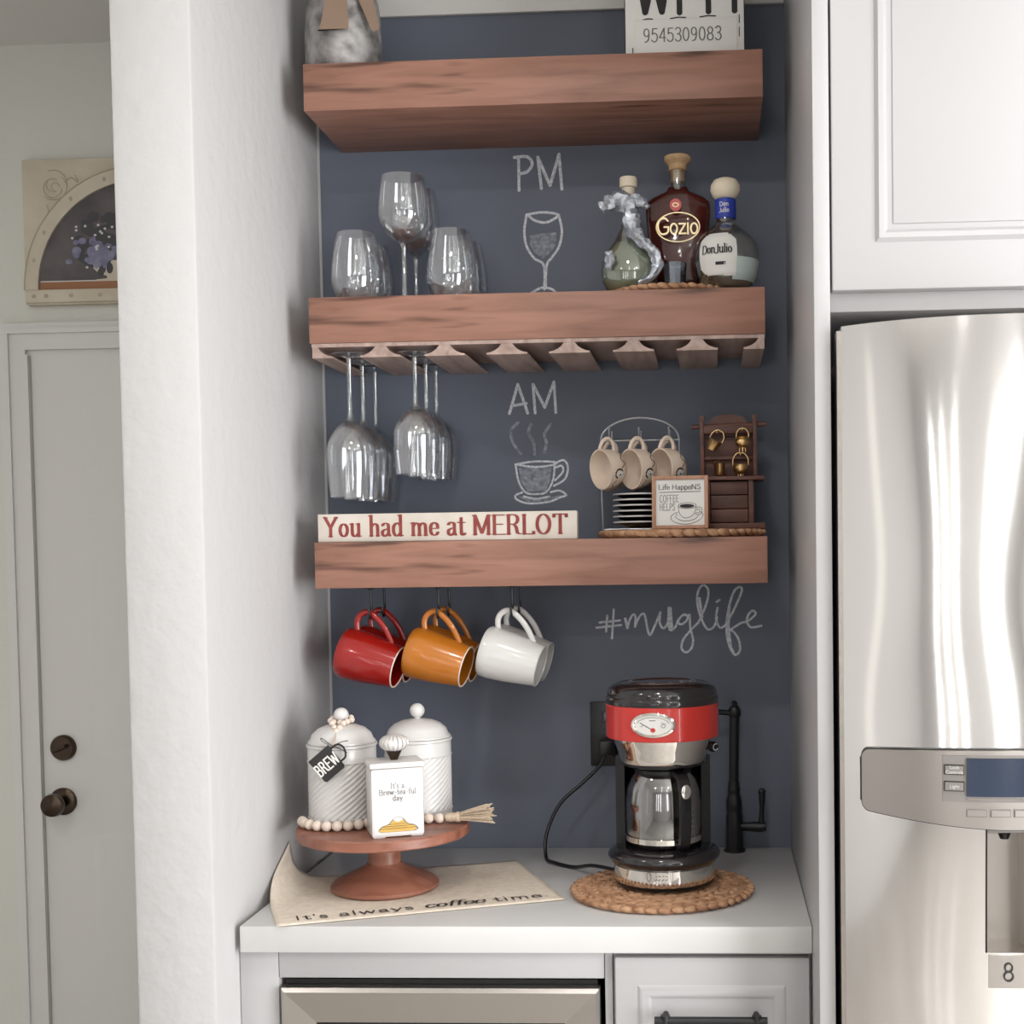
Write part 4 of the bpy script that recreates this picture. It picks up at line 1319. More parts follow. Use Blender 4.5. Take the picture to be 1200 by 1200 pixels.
pcs += pen(smoothpath([(-.004, .031), (-.014, .026), (-.017, .019), (-.009, .012), (.008, .0085), (.025, .011), (.038, .018), (.042, .026), (.037, .031)], 5), L, L)
pcs += pen(smoothpath([(-.006, .027), (-.008, .021), (.002, .0155), (.014, .0145), (.027, .018), (.033, .024)], 5), L, L)
pcs += disc(.0125, .042, .0135, .0036)
decal('cup_drawing', pcs, 'ink', pn, (0, -.0034, 0))

# miniature hutch
hu = thing('miniature_hutch', 'miniature dark wooden hutch with tiny brass pots hanging on it', 'miniature hutch', (.030, -.110, ZM))
dk = 'darkwood'
MB().rbox(-.062, .066, -.055, .045, 0, .011, .001).build('base_board', dk, hu)
MB().rbox(-.047, -.036, -.040, .035, .011, .092, .0008).build('side_post', dk, hu)
MB().rbox(.036, .046, -.040, .035, .011, .092, .0008).build('side_post', dk, hu)
MB().rbox(-.036, .036, .025, .033, .011, .092, .0006).build('lower_back', dk, hu)
for z in (.013, .039, .065):
    MB().rbox(-.035, .035, -.037, .024, z, z + .0245, .0012).build('drawer', dk, hu)
MB().rbox(-.064, .066, -.046, .045, .092, .099, .001).build('ledge', dk, hu)
for z0, z1 in ((.099, .134), (.1365, .176), (.178, .200)):
    MB().rbox(-.047, .046, .006, .014, z0, z1, .001).build('back_plank', dk, hu)
for x in (-.0545, .046):
    MB().rbox(x, x + .008, -.012, .022, .099, .205, .001).build('upright', dk, hu)
MB().rbox(-.0465, .0455, -.012, .004, .182, .196, .001).build('top_rail', dk, hu)
MB().rbox(-.0465, .0455, -.006, .004, .133, .139, .0008).build('middle_rail', dk, hu)
MB().tube([(-.070, .002, .196), (.072, .002, .200)], .0045, 10).build('dowel', dk, hu)
for x in (-.05, .05):
    MB().rbox(x - .005, x + .005, -.006, .006, .2045, .217, .001).build('finial', dk, hu)
MB().prism([(-.040, .200), (.040, .200), (.030, .214), (.012, .220), (-.012, .220), (-.030, .214)], .007, .013).build('crest', dk, hu)
HP = [(-.022, .186), (.026, .190), (.022, .143), (-.018, .130)]
for x, z in HP[:3]:
    MB().tube(smoothpath([(x, -.012 if z > .18 else -.006, z), (x, -.019, z), (x, -.022, z - .004), (x, -.0235, z + .002)], 3), .0009, 6).build('nail_hook', 'brass', hu)
hx, hy, hz = .030, -.110, ZM


def pot(name, label, prof, handle, x, z, rx=0, ry=0, legs=0, y=-.026):
    t = thing(name, label, 'miniature pot', (hx + x, hy + y, hz + z), (0, ry, 0), group='miniature brass pots on the hutch')
    q = [(max(r - .001, .0003), h + (.001 if i == 0 else 0)) for i, (r, h) in enumerate(prof)]
    MB().lathe([(.0003, prof[0][1])] + prof + q[::-1] + [(.0003, prof[0][1] + .001)], 24).build('pot_body', 'brass', t, smooth=50)
    if handle:
        MB().tube(smoothpath(handle, 5), .0011, 6).build('handle', 'brass', t)
    for k in range(legs):
        a = 2 * PI * k / legs - PI / 2
        rr = prof[0][0] * .8
        MB().tube([(rr * math.cos(a), rr * math.sin(a), .001), (rr * 1.25 * math.cos(a), rr * 1.25 * math.sin(a), -.008)], [.0015, .001], 6).build('foot', 'brass', t)
    return t


bail = lambda w, h0, h1: [(-w, 0, h0), (-w * .95, 0, h0 + (h1 - h0) * .55), (-w * .5, 0, h1 - .001), (0, 0, h1), (w * .5, 0, h1 - .001), (w * .95, 0, h0 + (h1 - h0) * .55), (w, 0, h0)]
pot('brass_pail', 'tilted miniature brass pail hanging on the hutch', [(.008, 0), (.0135, .019), (.0145, .020)], bail(.0125, .019, .040), -.022 - .012, .150, ry=R(28), legs=0)
pot('brass_kettle', 'miniature brass cauldron on three legs hanging from the hutch top rail', [(.007, 0), (.0125, .004), (.0145, .010), (.0125, .016), (.0105, .018), (.0125, .020)], bail(.0115, .018, .036), .026, .1535, legs=3)
pot('brass_cauldron', 'miniature brass cauldron with a tall round bail on the hutch middle rail', [(.006, 0), (.0125, .005), (.0145, .012), (.0135, .017), (.015, .019)], bail(.0145, .017, .040), .022, .1035, legs=3)
pot('brass_beaker', 'miniature straight brass beaker hanging on the hutch', [(.0085, 0), (.0095, .001), (.0105, .022), (.0115, .023)], [(-.0105, 0, .020), (-.014, .004, .022), (-.010, .010, .027), (0, .014, .0285)], -.018, .1015)

# ================================================================== mugs on hooks below the shelf
mug_prof = [(.040, 0), (.0455, .0012), (.0485, .006), (.0490, .020), (.0465, .055), (.0420, .090), (.0395, .108), (.0388, .112)]
mh = smoothpath([(.0185, 0, .044), (.0125, 0, .060), (.0145, 0, .074), (.024, 0, .0835), (.036, 0, .0835), (.053, 0, .0755), (.070, 0, .062), (.083, 0, .047), (.089, 0, .039)], 5)
ZH = 1.4525
for hxx, m_, word, cy in ((-.645, 'redglaze', 'red glazed', 0), (-.517, 'orange', 'orange glazed', 0), (-.378, 'whiteglaze', 'white glazed', 0)):
    for yy, wh in ((-.195, 'nearer the shelf front'), (-.095, 'nearer the chalkboard')):
        hk = thing('mug_hook', 'black cup hook under the lower shelf carrying the %s mug %s' % (word.split()[0], wh), 'hook', (hxx, yy, ZH), group='cup hooks under the lower shelf')
        MB().lathe([(.0005, 0), (.008, 0), (.008, -.002), (.004, -.004), (.0005, -.004)], 16).build('flange', 'blackmatte', hk)
        MB().tube(smoothpath([(0, 0, -.001), (0, 0, -.03), (0, .004, -.044), (0, 0, -.056), (0, -.009, -.058), (0, -.015, -.05), (0, -.016, -.04)], 5), .0024, 8).build('hook_wire', 'blackmatte', hk)
        mg = thing('ceramic_mug', '%s ceramic mug hanging below the lower shelf, %s' % (word, wh), 'mug', group='mugs hanging below the lower shelf')
        revolve_cup(mug_prof, .0035, 44).build('mug_body', m_, mg, smooth=45)
        MB().lathe([(.0386, -.0012), (.0398, 0), (.0390, .0012), (.0372, .0012), (.0366, 0), (.0374, -.0012), (.0386, -.0012)], 44, 'x', (.112, 0, 0)).build('rim', 'cream' if m_ != 'whiteglaze' else m_, mg)
        hb_ = MB().tube(mh, .0056, 10, flat=.62)
        hb_.build('handle', m_, mg, smooth=60)
        tilt, az = R(15.5), R(-6)
        mx = Matrix.Rotation(az, 4, 'Z') @ Matrix.Rotation(tilt, 4, 'Y')
        anchor = mx @ Vector((.036, 0, .0775))
        mg.rotation_euler = mx.to_euler()
        mg.location = Vector((hxx, yy - .006, ZH - .0555)) - anchor

# ================================================================== counter, cake stand group
ZC = .915
# linen runner, its end curled up against the wall
cl = MB()
na, nb = 44, 22
u_, v_ = Vector((.937, .349, 0)), Vector((-.400, .916, 0))
A0 = Vector((-.262, -.411, 0))            # right front corner
WX = -.7815
for i in range(na + 1):
    for j in range(nb + 1):
        s_, tt = .478 * i / na, .318 * j / nb
        p_ = A0 - u_ * s_ + v_ * tt
        lift = 0.0
        x = p_.x
        if x < WX + .045:                      # bends up the wall
            ex = WX + .045 - x
            rad = .045
            an = min(ex / rad, PI / 2)
            x2 = WX + .045 - rad * math.sin(an)
            lift = rad * (1 - math.cos(an)) + max(0, ex - rad * PI / 2)
            x = max(x2, WX + .0005)
        z = .0022 + .0006 * math.sin(30 * s_ + 9 * tt) * math.sin(24 * tt) + lift
        cl.v.append((x, p_.y, ZC + max(z, .0012)))
for i in range(na):
    for j in range(nb):
        a = i * (nb + 1) + j
        cl.f.append((a, a + nb + 1, a + nb + 2, a + 1))
rn = thing('linen_runner', 'tan linen cloth printed with a coffee saying under the cake stand', 'cloth')
clo = cl.build('cloth', 'burlap', rn, smooth=70)
sm = clo.modifiers.new('weave_thickness', 'SOLIDIFY')
sm.thickness = .0008
sm.offset = 0
ang = math.atan2(.349, .937)
pieces = []
xx = .012
for txt, kw, sz in (("It's always", dict(nw=.085, nh=.085, xs=1.15, sp=.05), .034), ('coffee', dict(nw=.115, nh=.06, xs=1.05, sp=-.02, shear=.25), .040), ('time.', dict(nw=.085, nh=.085, xs=1.2, sp=.05), .034)):
    tx, wd = words(txt, sz, align='l', **kw)
    pieces.append((tx, xx))
    xx += wd + .014
tot = xx
o_ = A0 - u_ * .478 + v_ * .022
pcs = []
for tx, off in pieces:
    pcs += [[(off * .93 + p_[0] * .93 * .412 / tot / .93 * 1.0 if False else (off + p_[0]) * .455 / tot, p_[1]) for p_ in q] for q in tx]
decal('cloth_lettering', [[(p_[0] + .018, p_[1]) for p_ in q] for q in pcs], 'ink', rn, (o_.x, o_.y, ZC + .0036), tuple(u_), tuple(v_))

cs_ = thing('cake_stand', 'round reddish wooden pedestal cake stand on the linen cloth', 'cake stand', (-.594, -.335, ZC + .0032))
MB().lathe([(.0005, 0), (.090, 0), (.0955, .004), (.0955, .009), (.088, .016), (.070, .025), (.050, .034), (.034, .042), (.0305, .047)], 56).build('foot', 'cakewood', cs_, smooth=35)
MB().lathe([(.0295, .044), (.0290, .06), (.0295, .094), (.032, .098)], 40).build('column', 'cakewood', cs_, smooth=35)
MB().lathe([(.0005, .096), (.149, .096), (.152, .0985), (.152, .1125), (.150, .115), (.0005, .115)], 72).build('plate', 'cakewood', cs_, smooth=35)
ZP = ZC + .0032 + .115

# two white canisters with a basket weave
def canister(label, x, y):
    t = thing('canister', label, 'canister', (x, y, ZP + .0003))
    n, hh = 168, 56
    mb = MB()
    mb.lathe([(.0005, 0), (.057, 0), (.060, .002), (.060, .014), (.0612, .0155), (.060, .017)], n)
    mb.build('base_band', 'ceramic', t, smooth=35)
    mb = MB()
    for j in range(hh + 1):
        for i in range(n):
            z = .017 + .097 * j / hh
            a = 2 * PI * i / n
            wv = math.sin(a * 27 - 630 * (z - .017)) * .0011
            r = .0592 + wv
            mb.v.append((r * math.cos(a), r * math.sin(a), z))
    for j in range(hh):
        for i in range(n):
            k2 = (i + 1) % n
            mb.f.append((j * n + i, j * n + k2, (j + 1) * n + k2, (j + 1) * n + i))
    mb.build('woven_body', 'ceramic', t, smooth=80)
    MB().lathe([(.0592, .113), (.0615, .1145), (.060, .117), (.060, .139), (.0622, .141), (.0622, .1445), (.059, .146), (.0005, .146)], 72).build('top_band', 'ceramic', t, smooth=35)
    ld = MB().lathe([(.0595, .1465), (.0595, .149), (.056, .152), (.052, .162), (.042, .171), (.028, .177), (.012, .180), (.0005, .1805)], 56).build('lid', 'ceramic', t, smooth=45)
    MB().lathe([(.006, .178), (.0055, .183)], 16).build('knob_neck', 'ceramic', ld)
    MB().sphere((0, 0, .1945), .0135, 24, 16).build('knob', 'ceramic', ld, smooth=60)
    return t


C1, C2 = (-.668, -.330), (-.545, -.268)
canister('white woven-pattern canister with wooden beads around its lid knob', *C1)
canister('white woven-pattern canister standing behind the square tea box', *C2)

# square tea dispenser
tb = thing('tea_box', 'square white ceramic tea box with a slot of yellow sachets', 'tea box', (-.553, -.416, ZP), (0, 0, R(22)))
hw, hd_ = .0445, .034
bx = MB().rbox(-hw, hw, -hd_, hd_, .001, .118, .004).build('box_body', 'ceramic', tb)
for sx in (-1, 1):
    for sy in (-1, 1):
        MB().rbox(sx * .032 - .010, sx * .032 + .010, sy * .024 - .008, sy * .024 + .008, 0, .004, .001).build('foot', 'ceramic', tb)
ld = MB().rbox(-hw - .002, hw + .002, -hd_ - .002, hd_ + .002, .118, .128, .003).build('lid', 'ceramic', tb)
MB().lathe([(.0005, .1275), (.0065, .1275), (.0075, .131), (.0125, .141), (.0135, .1435), (.0005, .144)], 24).build('knob_foot', 'bronze', ld)
wk = MB().sphere((0, 0, .157), .0135, 20, 12, (1.85, 1.85, 1.12)).build('knob_dome', 'ceramic', ld, smooth=60)
for k in range(18):
    a = 2 * PI * k / 18
    MB().tube([(.0247 * math.cos(a) * math.cos(e), .0247 * math.sin(a) * math.cos(e), .157 + .0149 * math.sin(e)) for e in [R(-60 + 15 * q) for q in range(9)]], .0007, 5).build('knob_wire', 'steel_soft', wk)
arch = [(-.034, .012)] + smoothpath([(-.034, .014), (-.028, .020), (-.016, .024), (-.009, .032), (0, .0355), (.009, .032), (.016, .024), (.028, .020), (.034, .014)], 4) + [(.034, .012), (.028, .0095), (-.028, .0095)]
# the slot is cut into the front wall, the sachets lie inside it
cut = MB().prism(arch, -hd_ - .01, -hd_ + .005).build('slot_cutter', 'ceramic', tb, smooth=0)
bo = bx.modifiers.new('slot', 'BOOLEAN')
bo.operation = 'DIFFERENCE'
bo.solver = 'EXACT'
bo.object = cut
bpy.context.view_layer.update()
bx.data = bpy.data.meshes.new_from_object(bx.evaluated_get(bpy.context.evaluated_depsgraph_get()))
bx.modifiers.clear()
bpy.data.objects.remove(cut)
ar2 = [(x * .93, .0118 + (z - .0118) * .90) for x, z in arch]
MB().prism(ar2, -hd_ + .0020, -hd_ + .0049).build('tea_sachet', 'tea', tb, smooth=0)
ln = []
for zz, w2 in ((.015, .030), (.019, .027), (.0225, .018)):
    ln += pen([(-w2, zz), (w2, zz + .0006)], .0006, .0006)
decal('sachet_edge', ln, 'bronze', tb, (0, -hd_ + .0017, 0))
decal('sachet_tab', [smoothpath([(-.008, .0315), (0, .0345), (.008, .0315), (.005, .028), (0, .0268), (-.005, .028)], 4, True)[:-1]], 'paper', tb, (0, -hd_ + .0015, 0))
pcs = []
for tt, zz in (("It's a", .084), ('Brew-tea-ful', .0735), ('day', .063)):
    tx, wd = words(tt, .0122, .085, .07, serif=.06, xs=.98, sp=.03)
    pcs += [[(p_[0], p_[1] + zz) for p_ in q] for q in tx]
decal('box_lettering', pcs, 'inkgrey', bx, (0, -hd_ - .0005, 0))

# bead garland with tassel and tag
gl = thing('bead_garland', 'whitewashed wooden bead garland with a jute tassel and black BREW tag', 'bead garland', (C1[0], C1[1], ZP))
bead_me = None


def bead(x, y, z, r=.0092):
    global bead_me
    if bead_me is None:
        o = MB().sphere((0, 0, 0), 1, 18, 12).build('bead', 'bead', gl, smooth=60)
        bead_me = o.data
    else:
        o = bpy.data.objects.new('bead', bead_me)
        COL.objects.link(o)
        o.parent = gl
    o.scale = (r, r, r)
    o.location = (x, y, z)
    return o


rr = .0715
angs = [R(a) for a in range(-158, -28, 15)]
path = [(rr * math.cos(a), rr * math.sin(a), .0095) for a in angs]
for q in path:
    bead(*q)
MB().tube(smoothpath(path + [(.072, -.022, .009)], 3), .0012, 6).build('red_cord', 'inkred', gl)
for q in ((.155, .0 - .035 + .03, .0095), (.174, -.003, .0095), (.137, -.014, .0095)):
    bead(*q)
MB().tube([(.137, -.014, .0095), (.155, -.005, .0095), (.174, -.003, .0095), (.186, -.004, .011)], .0012, 6).build('cord', 'jute', gl)
# beads round the knob
for k in range(9):
    a = R(20 + 320 * k / 8 - 60)
    x, y = .0185 * math.cos(a), .0185 * math.sin(a)
    bead(x, y, .1865 + .003 * math.sin(a), .0056)
for x, y, z in ((-.010, -.022, .183), (.010, -.022, .183), (-.004, -.030, .1765), (.006, -.031, .176), (.002, -.038, .171)):
    bead(x, y, z, .0056)
MB().tube(smoothpath([(.002, -.040, .170), (.004, -.056, .160), (.004, -.0635, .152), (.002, -.066, .142)], 4), .0013, 6).build('twine', 'jute', gl)
bow = MB()
for pts in ([(.003, -.065, .148), (-.014, -.068, .157), (-.016, -.068, .163), (.003, -.065, .148)], [(.003, -.065, .148), (.018, -.067, .156), (.030, -.066, .158)], [(.003, -.065, .148), (.016, -.067, .144), (.028, -.066, .137)]):
    bow.tube(smoothpath(pts, 5), .0011, 6)
bow.build('twine_bow', 'inkgrey', gl)
# the tag is a little flat mug
tg = MB().prism([(-.0165, -.020), (.0165, -.020), (.0185, -.017), (.0185, .020), (-.0185, .020), (-.0185, -.017)], -.0016, .0016)
tm = Matrix.Translation((-.007, -.0695, .118)) @ Matrix.Rotation(R(-4), 4, 'X') @ Matrix.Rotation(R(-40), 4, 'Y') @ Matrix.Scale(1.2, 4)
to = tg.build('mug_tag', 'ink', gl, smooth=0)
to.matrix_local = tm
MB().tube(smoothpath([(.0185, 0, .013), (.030, 0, .012), (.034, 0, .002), (.028, 0, -.009), (.0185, 0, -.010)], 5), .0021, 8, flat=.7).build('tag_handle', 'ink', to)
tx, wd = words('BREW', .0225, .11, .11, xs=.60, sp=.05)
decal('tag_lettering', [[(p_[0], p_[1] - .009) for p_ in q] for q in tx], 'paper', to, (0, -.0019, 0))
# tassel
ts = MB().lathe([(.0005, 0), (.0075, .001), (.0085, .008), (.0080, .018), (.0095, .022), (.0085, .026), (.0005, .026)], 18, 'x')
tso = ts.build('tassel_head', 'jute', gl, loc=(.186, -.004, .011), rot=(0, R(-4), R(-6)))
st = MB()
for k in range(46):
    a, q = random.uniform(0, 2 * PI), math.sqrt(random.random())
    y0, z0 = .0065 * q * math.cos(a), .0065 * q * math.sin(a)
    ln_ = random.uniform(.056, .066)
    st.tube(smoothpath([(.022, y0, z0), (.022 + ln_ * .4, y0 * 1.9, z0 * 1.9 + .002), (.022 + ln_, y0 * 3.0 + random.uniform(-.002, .002), z0 * 3.2 + .003)], 3), .0011, 5)
st.build('tassel_strands', 'jute', gl, loc=(.186, -.004, .011), rot=(0, R(-4), R(-6)))['kind'] = 'stuff'

# ================================================================== coffee maker group
braided_mat('large round braided seagrass mat under the coffee maker', (-.098, -.355, ZC + .0003), .158, .152, .013, 6, seed=9)
ZK = ZC + .0180
MXc, MYc = -.094, -.340
ck = thing('coffee_maker', 'retro black and red coffee maker with chrome bands and a round gauge', 'coffee maker', (MXc, MYc, ZK), (0, 0, R(4)))
MB().lathe([(.0005, 0), (.084, 0), (.0865, .003), (.0865, .007)], 64).build('foot_ring', 'black', ck)
cb = MB().lathe([(.0868, .006), (.0885, .008), (.0885, .034), (.0868, .036)], 72).build('chrome_base', 'chrome', ck, smooth=30)
MB().lathe([(.0868, .035), (.0935, .039), (.0985, .046), (.0985, .051), (.094, .058), (.085, .062), (.070, .0635), (.0005, .0635)], 72).build('warming_base', 'blackgloss', ck, smooth=50)
# tower: a half ring housing behind the carafe
tw = MB()
na_ = 30
ri, ro = .070, .0865
for z in (.060, .218):
    for i in range(na_ + 1):
        a = R(14) + (PI - R(28)) * i / na_
        tw.v.append((ro * math.cos(a), ro * math.sin(a), z))
    for i in range(na_ + 1):
        a = R(14) + (PI - R(28)) * (1 - i / na_)
        tw.v.append((ri * math.cos(a), ri * math.sin(a), z))
m_ = 2 * (na_ + 1)
for i in range(m_):
    j = (i + 1) % m_
    tw.f.append((i, j, m_ + j, m_ + i))
for z in (0, m_):
    for i in range(na_):
        tw.f.append((z + i, z + i + 1, z + m_ - 2 - i, z + m_ - 1 - i))
tw.build('tower', 'black', ck, smooth=40)
MB().lathe([(.0005, .205), (.066, .205), (.073, .209), (.073, .2135), (.0005, .2135)], 60).build('brew_outlet', 'black', ck)
MB().lathe([(.0735, .2125), (.0755, .214), (.077, .224), (.0805, .236), (.085, .250), (.086, .2565), (.085, .257)], 72).build('chrome_collar', 'chrome', ck, smooth=50)
rb = MB().lathe([(.085, .2565), (.0975, .2568), (.0988, .258), (.0988, .3135), (.0975, .315), (.085, .315)], 80).build('red_band', 'red', ck, smooth=35)
MB().lathe([(.0975, .315), (.0985, .318), (.0985, .326), (.096, .3285), (.0965, .332), (.0935, .341), (.086, .3475), (.078, .350), (.0765, .3485), (.074, .3500), (.06, .3515), (.0005, .352)], 80).build('black_lid', 'blackgloss', ck, smooth=50)
MB().lathe([(.055, .3512), (.057, .3528), (.059, .3528), (.061, .3512)], 64).build('lid_ring', 'chrome', ck)


def wrap_ck(name, pieces, m, r, parent, a_mid, z0=0):
    mb = MB()
    for k, q in enumerate(pieces):
        r += 2e-6 if m == 'ink' else 0
        mb.poly([(r * math.cos(-PI / 2 + a_mid + u / r), r * math.sin(-PI / 2 + a_mid + u / r), z0 + v) for u, v in q])
    return mb.build(name, m, parent, smooth=60)


def fan(cx, cy, rx, ry, n=36, k=6):
    """filled ellipse in small cells, so that it follows the band"""
    out = []
    for j in range(k):
        f0, f1 = j / k, (j + 1) / k
        for i in range(n):
            a0, a1 = 2 * PI * i / n, 2 * PI * (i + 1) / n
            q = [(cx + rx * f1 * math.cos(a0), cy + ry * f1 * math.sin(a0)), (cx + rx * f1 * math.cos(a1), cy + ry * f1 * math.sin(a1))]
            if j:
                q += [(cx + rx * f0 * math.cos(a1), cy + ry * f0 * math.sin(a1)), (cx + rx * f0 * math.cos(a0), cy + ry * f0 * math.sin(a0))]
            else:
                q += [(cx, cy)]
            out.append(q)
    return out


GA = -.19
bz = MB()
n_ = 48
for rx, ry, rr_ in ((.0385, .0215, .0990), (.0380, .0210, .1025), (.0345, .0180, .1032), (.0325, .0165, .1015), (.0320, .016, .0995)):
    for i in range(n_):
        a = 2 * PI * i / n_
        u, v = rx * math.cos(a), ry * math.sin(a)
        bz.v.append((rr_ * math.cos(-PI / 2 + GA + u / .1), rr_ * math.sin(-PI / 2 + GA + u / .1), .287 + v))
for k in range(4):
    for i in range(n_):
        j = (i + 1) % n_
        bz.f.append((k * n_ + i, k * n_ + j, k * n_ + n_ + j, k * n_ + n_ + i))
gz = bz.build('gauge_bezel', 'chrome', rb, smooth=50)
wrap_ck('gauge_face', fan(0, .287, .0326, .0166), 'paper', .1003, rb, GA)
gp = pen(ell(0, .2865, .0285, .0135, 30, R(15), R(165)), .0006, .0006)
gp += pen(dense([(-.022, .2905), (0, .2785)]), .0011, .0011) + pen(ell(.0175, .2855, .0035, .0028, 14), .0007, .0007) + pen([(.014, .291), (.022, .289)], .0006, .0006) + pen([(-.006, .2945), (.004, .2948)], .0014, .001)
gp += pen(smoothpath([(-.022, .284), (-.0175, .286), (-.0185, .2885)], 4), .0006, .0006)
wrap_ck('gauge_print', gp, 'ink', .1007, rb, GA)
wrap_ck('gauge_pivot', fan(0, .2785, .0042, .004, 18, 2), 'red', .1011, rb, GA)
# badge and controls on the chrome base
tk = pen(ell(-.03, .026, .0035, .0075, 18), .0008, .0008) + pen([(-.019, .033), (.004, .033)], .0012, .0012) + pen([(.008, .017), (.008, .035)], .0008, .0008) + pen([(.012, .015), (.012, .037)], .0006, .0006)
for k in range(4):
    tk += pen([(-.019 + .006 * k, .020), (-.0155 + .006 * k, .0225)], .0014, .0014) + pen([(-.018 + .006 * k, .028), (-.015 + .006 * k, .027)], .001, .001)
wrap_ck('control_print', tk, 'inkgrey', .0888, cb, .0)
# rotary knob with its markings at the side
kb = MB().lathe([(.0005, 0), (.009, 0), (.009, .008), (.0075, .010), (.0005, .010)], 20, 'y').build('power_knob', 'black', ck, loc=(.0855, -.004, .236), rot=(0, 0, R(40)))
decal('power_mark', pen(ell(0, 0, .0055, .0055, 16, R(60), R(330)), .0016, .0016), 'paper', kb, (0, -.0105, 0))
# mains cord and plug
cd = smoothpath([(-.085, .03, .012), (-.13, .10, .004), (-.165, .16, -.0125), (-.205, .200, -.0125), (-.222, .235, -.010), (-.222, .262, .03), (-.196, .280, .085), (-.150, .292, .125), (-.118, .298, .155), (-.105, .304, .180)], 6)
MB().tube(cd, .0036, 8).build('mains_cord', 'black', ck, smooth=60)
MB().rbox(-.118, -.088, .296, .332, .176, .206, .005).build('plug', 'black', ck)

# glass carafe
cf = thing('glass_carafe', 'glass coffee carafe with a black handle standing in the coffee maker', 'carafe', (MXc, MYc, ZK + .0638))
CP = [(.0005, .0), (.052, 0), (.060, .003), (.0645, .012), (.0665, .035), (.0665, .075), (.0635, .102), (.0575, .119), (.0505, .130), (.0475, .134)]
MB().lathe(CP + [(.0460, .134), (.049, .129), (.056, .118), (.062, .101), (.065, .075), (.065, .035), (.063, .012), (.0005, .004)], 60).build('glass_body', 'carafe', cf, smooth=60)
MB().lathe([(.0650, .010), (.0670, .011), (.0675, .020), (.0658, .021)], 60).build('lower_band', 'chrome', cf)
MB().lathe([(.0485, .127), (.0505, .129), (.0505, .136), (.0485, .138), (.03, .140), (.0005, .140)], 48).build('lid', 'black', cf)
ha = R(-63)
hp = [(.046, .132), (.060, .134), (.078, .128), (.0875, .110), (.0885, .065), (.086, .028), (.079, .010), (.069, .012)]
hm = MB()
pts = smoothpath(hp, 5)
nrm = (-math.sin(ha), math.cos(ha))
for i, (r, z) in enumerate(pts):
    for s_, d_ in ((-1, -.0045), (1, -.0045), (1, .0045), (-1, .0045)):
        r2, z2 = r, z
        j = min(i + 1, len(pts) - 1)
        i0 = max(i - 1, 0)
        tx_, tz_ = pts[j][0] - pts[i0][0], pts[j][1] - pts[i0][1]
        l_ = math.hypot(tx_, tz_) or 1
        r2 += d_ * tz_ / l_
        z2 += -d_ * tx_ / l_
        w_ = .0095 * s_
        hm.v.append((r2 * math.cos(ha) + nrm[0] * w_, r2 * math.sin(ha) + nrm[1] * w_, z2))
for i in range(len(pts) - 1):
    for k in range(4):
        j = (k + 1) % 4
        hm.f.append((i * 4 + k, i * 4 + j, i * 4 + 4 + j, i * 4 + 4 + k))
hm.f += [(0, 1, 2, 3), tuple((len(pts) - 1) * 4 + k for k in (3, 2, 1, 0))]
ho = hm.build('handle', 'black', cf, smooth=30)
bd = MB().lathe([(.0005, .0018), (.0075, .0018), (.009, .001), (.009, 0)], 24, 'y')
bd.v = [(x, y, z * 1.35) for x, y, z in bd.v]
bd.build('handle_badge', 'chrome', ho, loc=(.0924 * math.cos(ha), .0924 * math.sin(ha), .107), rot=(0, 0, ha + PI / 2))
mk = MB()
for k in range(6):
    z = .030 + k * .010
    for q in pen([(-.003, z), (.003, z)], .0012, .0012):
        mk.poly([(.0669 * math.cos(R(-40) + u / .064), .0669 * math.sin(R(-40) + u / .064), v) for u, v in q])
mk.build('level_marks', 'greypanel', cf, smooth=0)

# wall outlet
ot = thing('wall_outlet', 'black outlet plate on the chalkboard wall behind the coffee maker', 'outlet', (-.214, -.0016, 1.147))
MB().rbox(-.039, .039, -.006, 0, -.065, .065, .002).build('cover_plate', 'black', ot)
for z in (-.028, .028):
    MB().rbox(-.017, .017, -.0085, -.0055, z - .018, z + .018, .001).build('socket', 'blackgloss', ot)

# slim black faucet
fc = thing('faucet', 'slim matte black drinking water faucet at the back of the counter', 'faucet', (.034, -.036, ZC))
MB().lathe([(.0005, 0), (.0215, 0), (.0215, .004), (.0175, .008), (.0165, .05), (.0165, .072), (.0145, .078), (.0160, .084), (.0155, .10), (.0125, .112), (.011, .118), (.0130, .123), (.0115, .128), (.0105, .14)], 32).build('body', 'blackmatte', fc, smooth=40)
MB().tube(smoothpath([(0, 0, .138), (.001, -.001, .19), (.002, -.001, .24), (.003, -.001, .276)], 5), [.0095] * 16, 12).build('riser', 'blackmatte', fc)
MB().lathe([(.0105, .268), (.0125, .272), (.0125, .283), (.009, .289), (.005, .292), (.006, .297), (.0005, .301)], 20).build('finial', 'blackmatte', fc, loc=(.003, -.001, 0))
MB().tube(smoothpath([(0, -.001, .276), (-.05, -.012, .280), (-.10, -.03, .276), (-.125, -.04, .262), (-.128, -.042, .245)], 5), .0055, 10).build('spout', 'blackmatte', fc)
MB().tube([(.012, -.004, .050), (.028, -.006, .050), (.052, -.008, .050), (.062, -.008, .051)], [.0075, .009, .0105, .009], 14).build('valve', 'blackmatte', fc)
MB().tube(smoothpath([(.053, -.008, .052), (.054, -.008, .075), (.055, -.008, .100), (.055, -.008, .118), (.055, -.008, .127)], 4), [.0052] * 4 + [.0045] * 4 + [.0062] * 4 + [.0075] * 3 + [.004] * 2, 12).build('lever', 'blackmatte', fc, smooth=60)

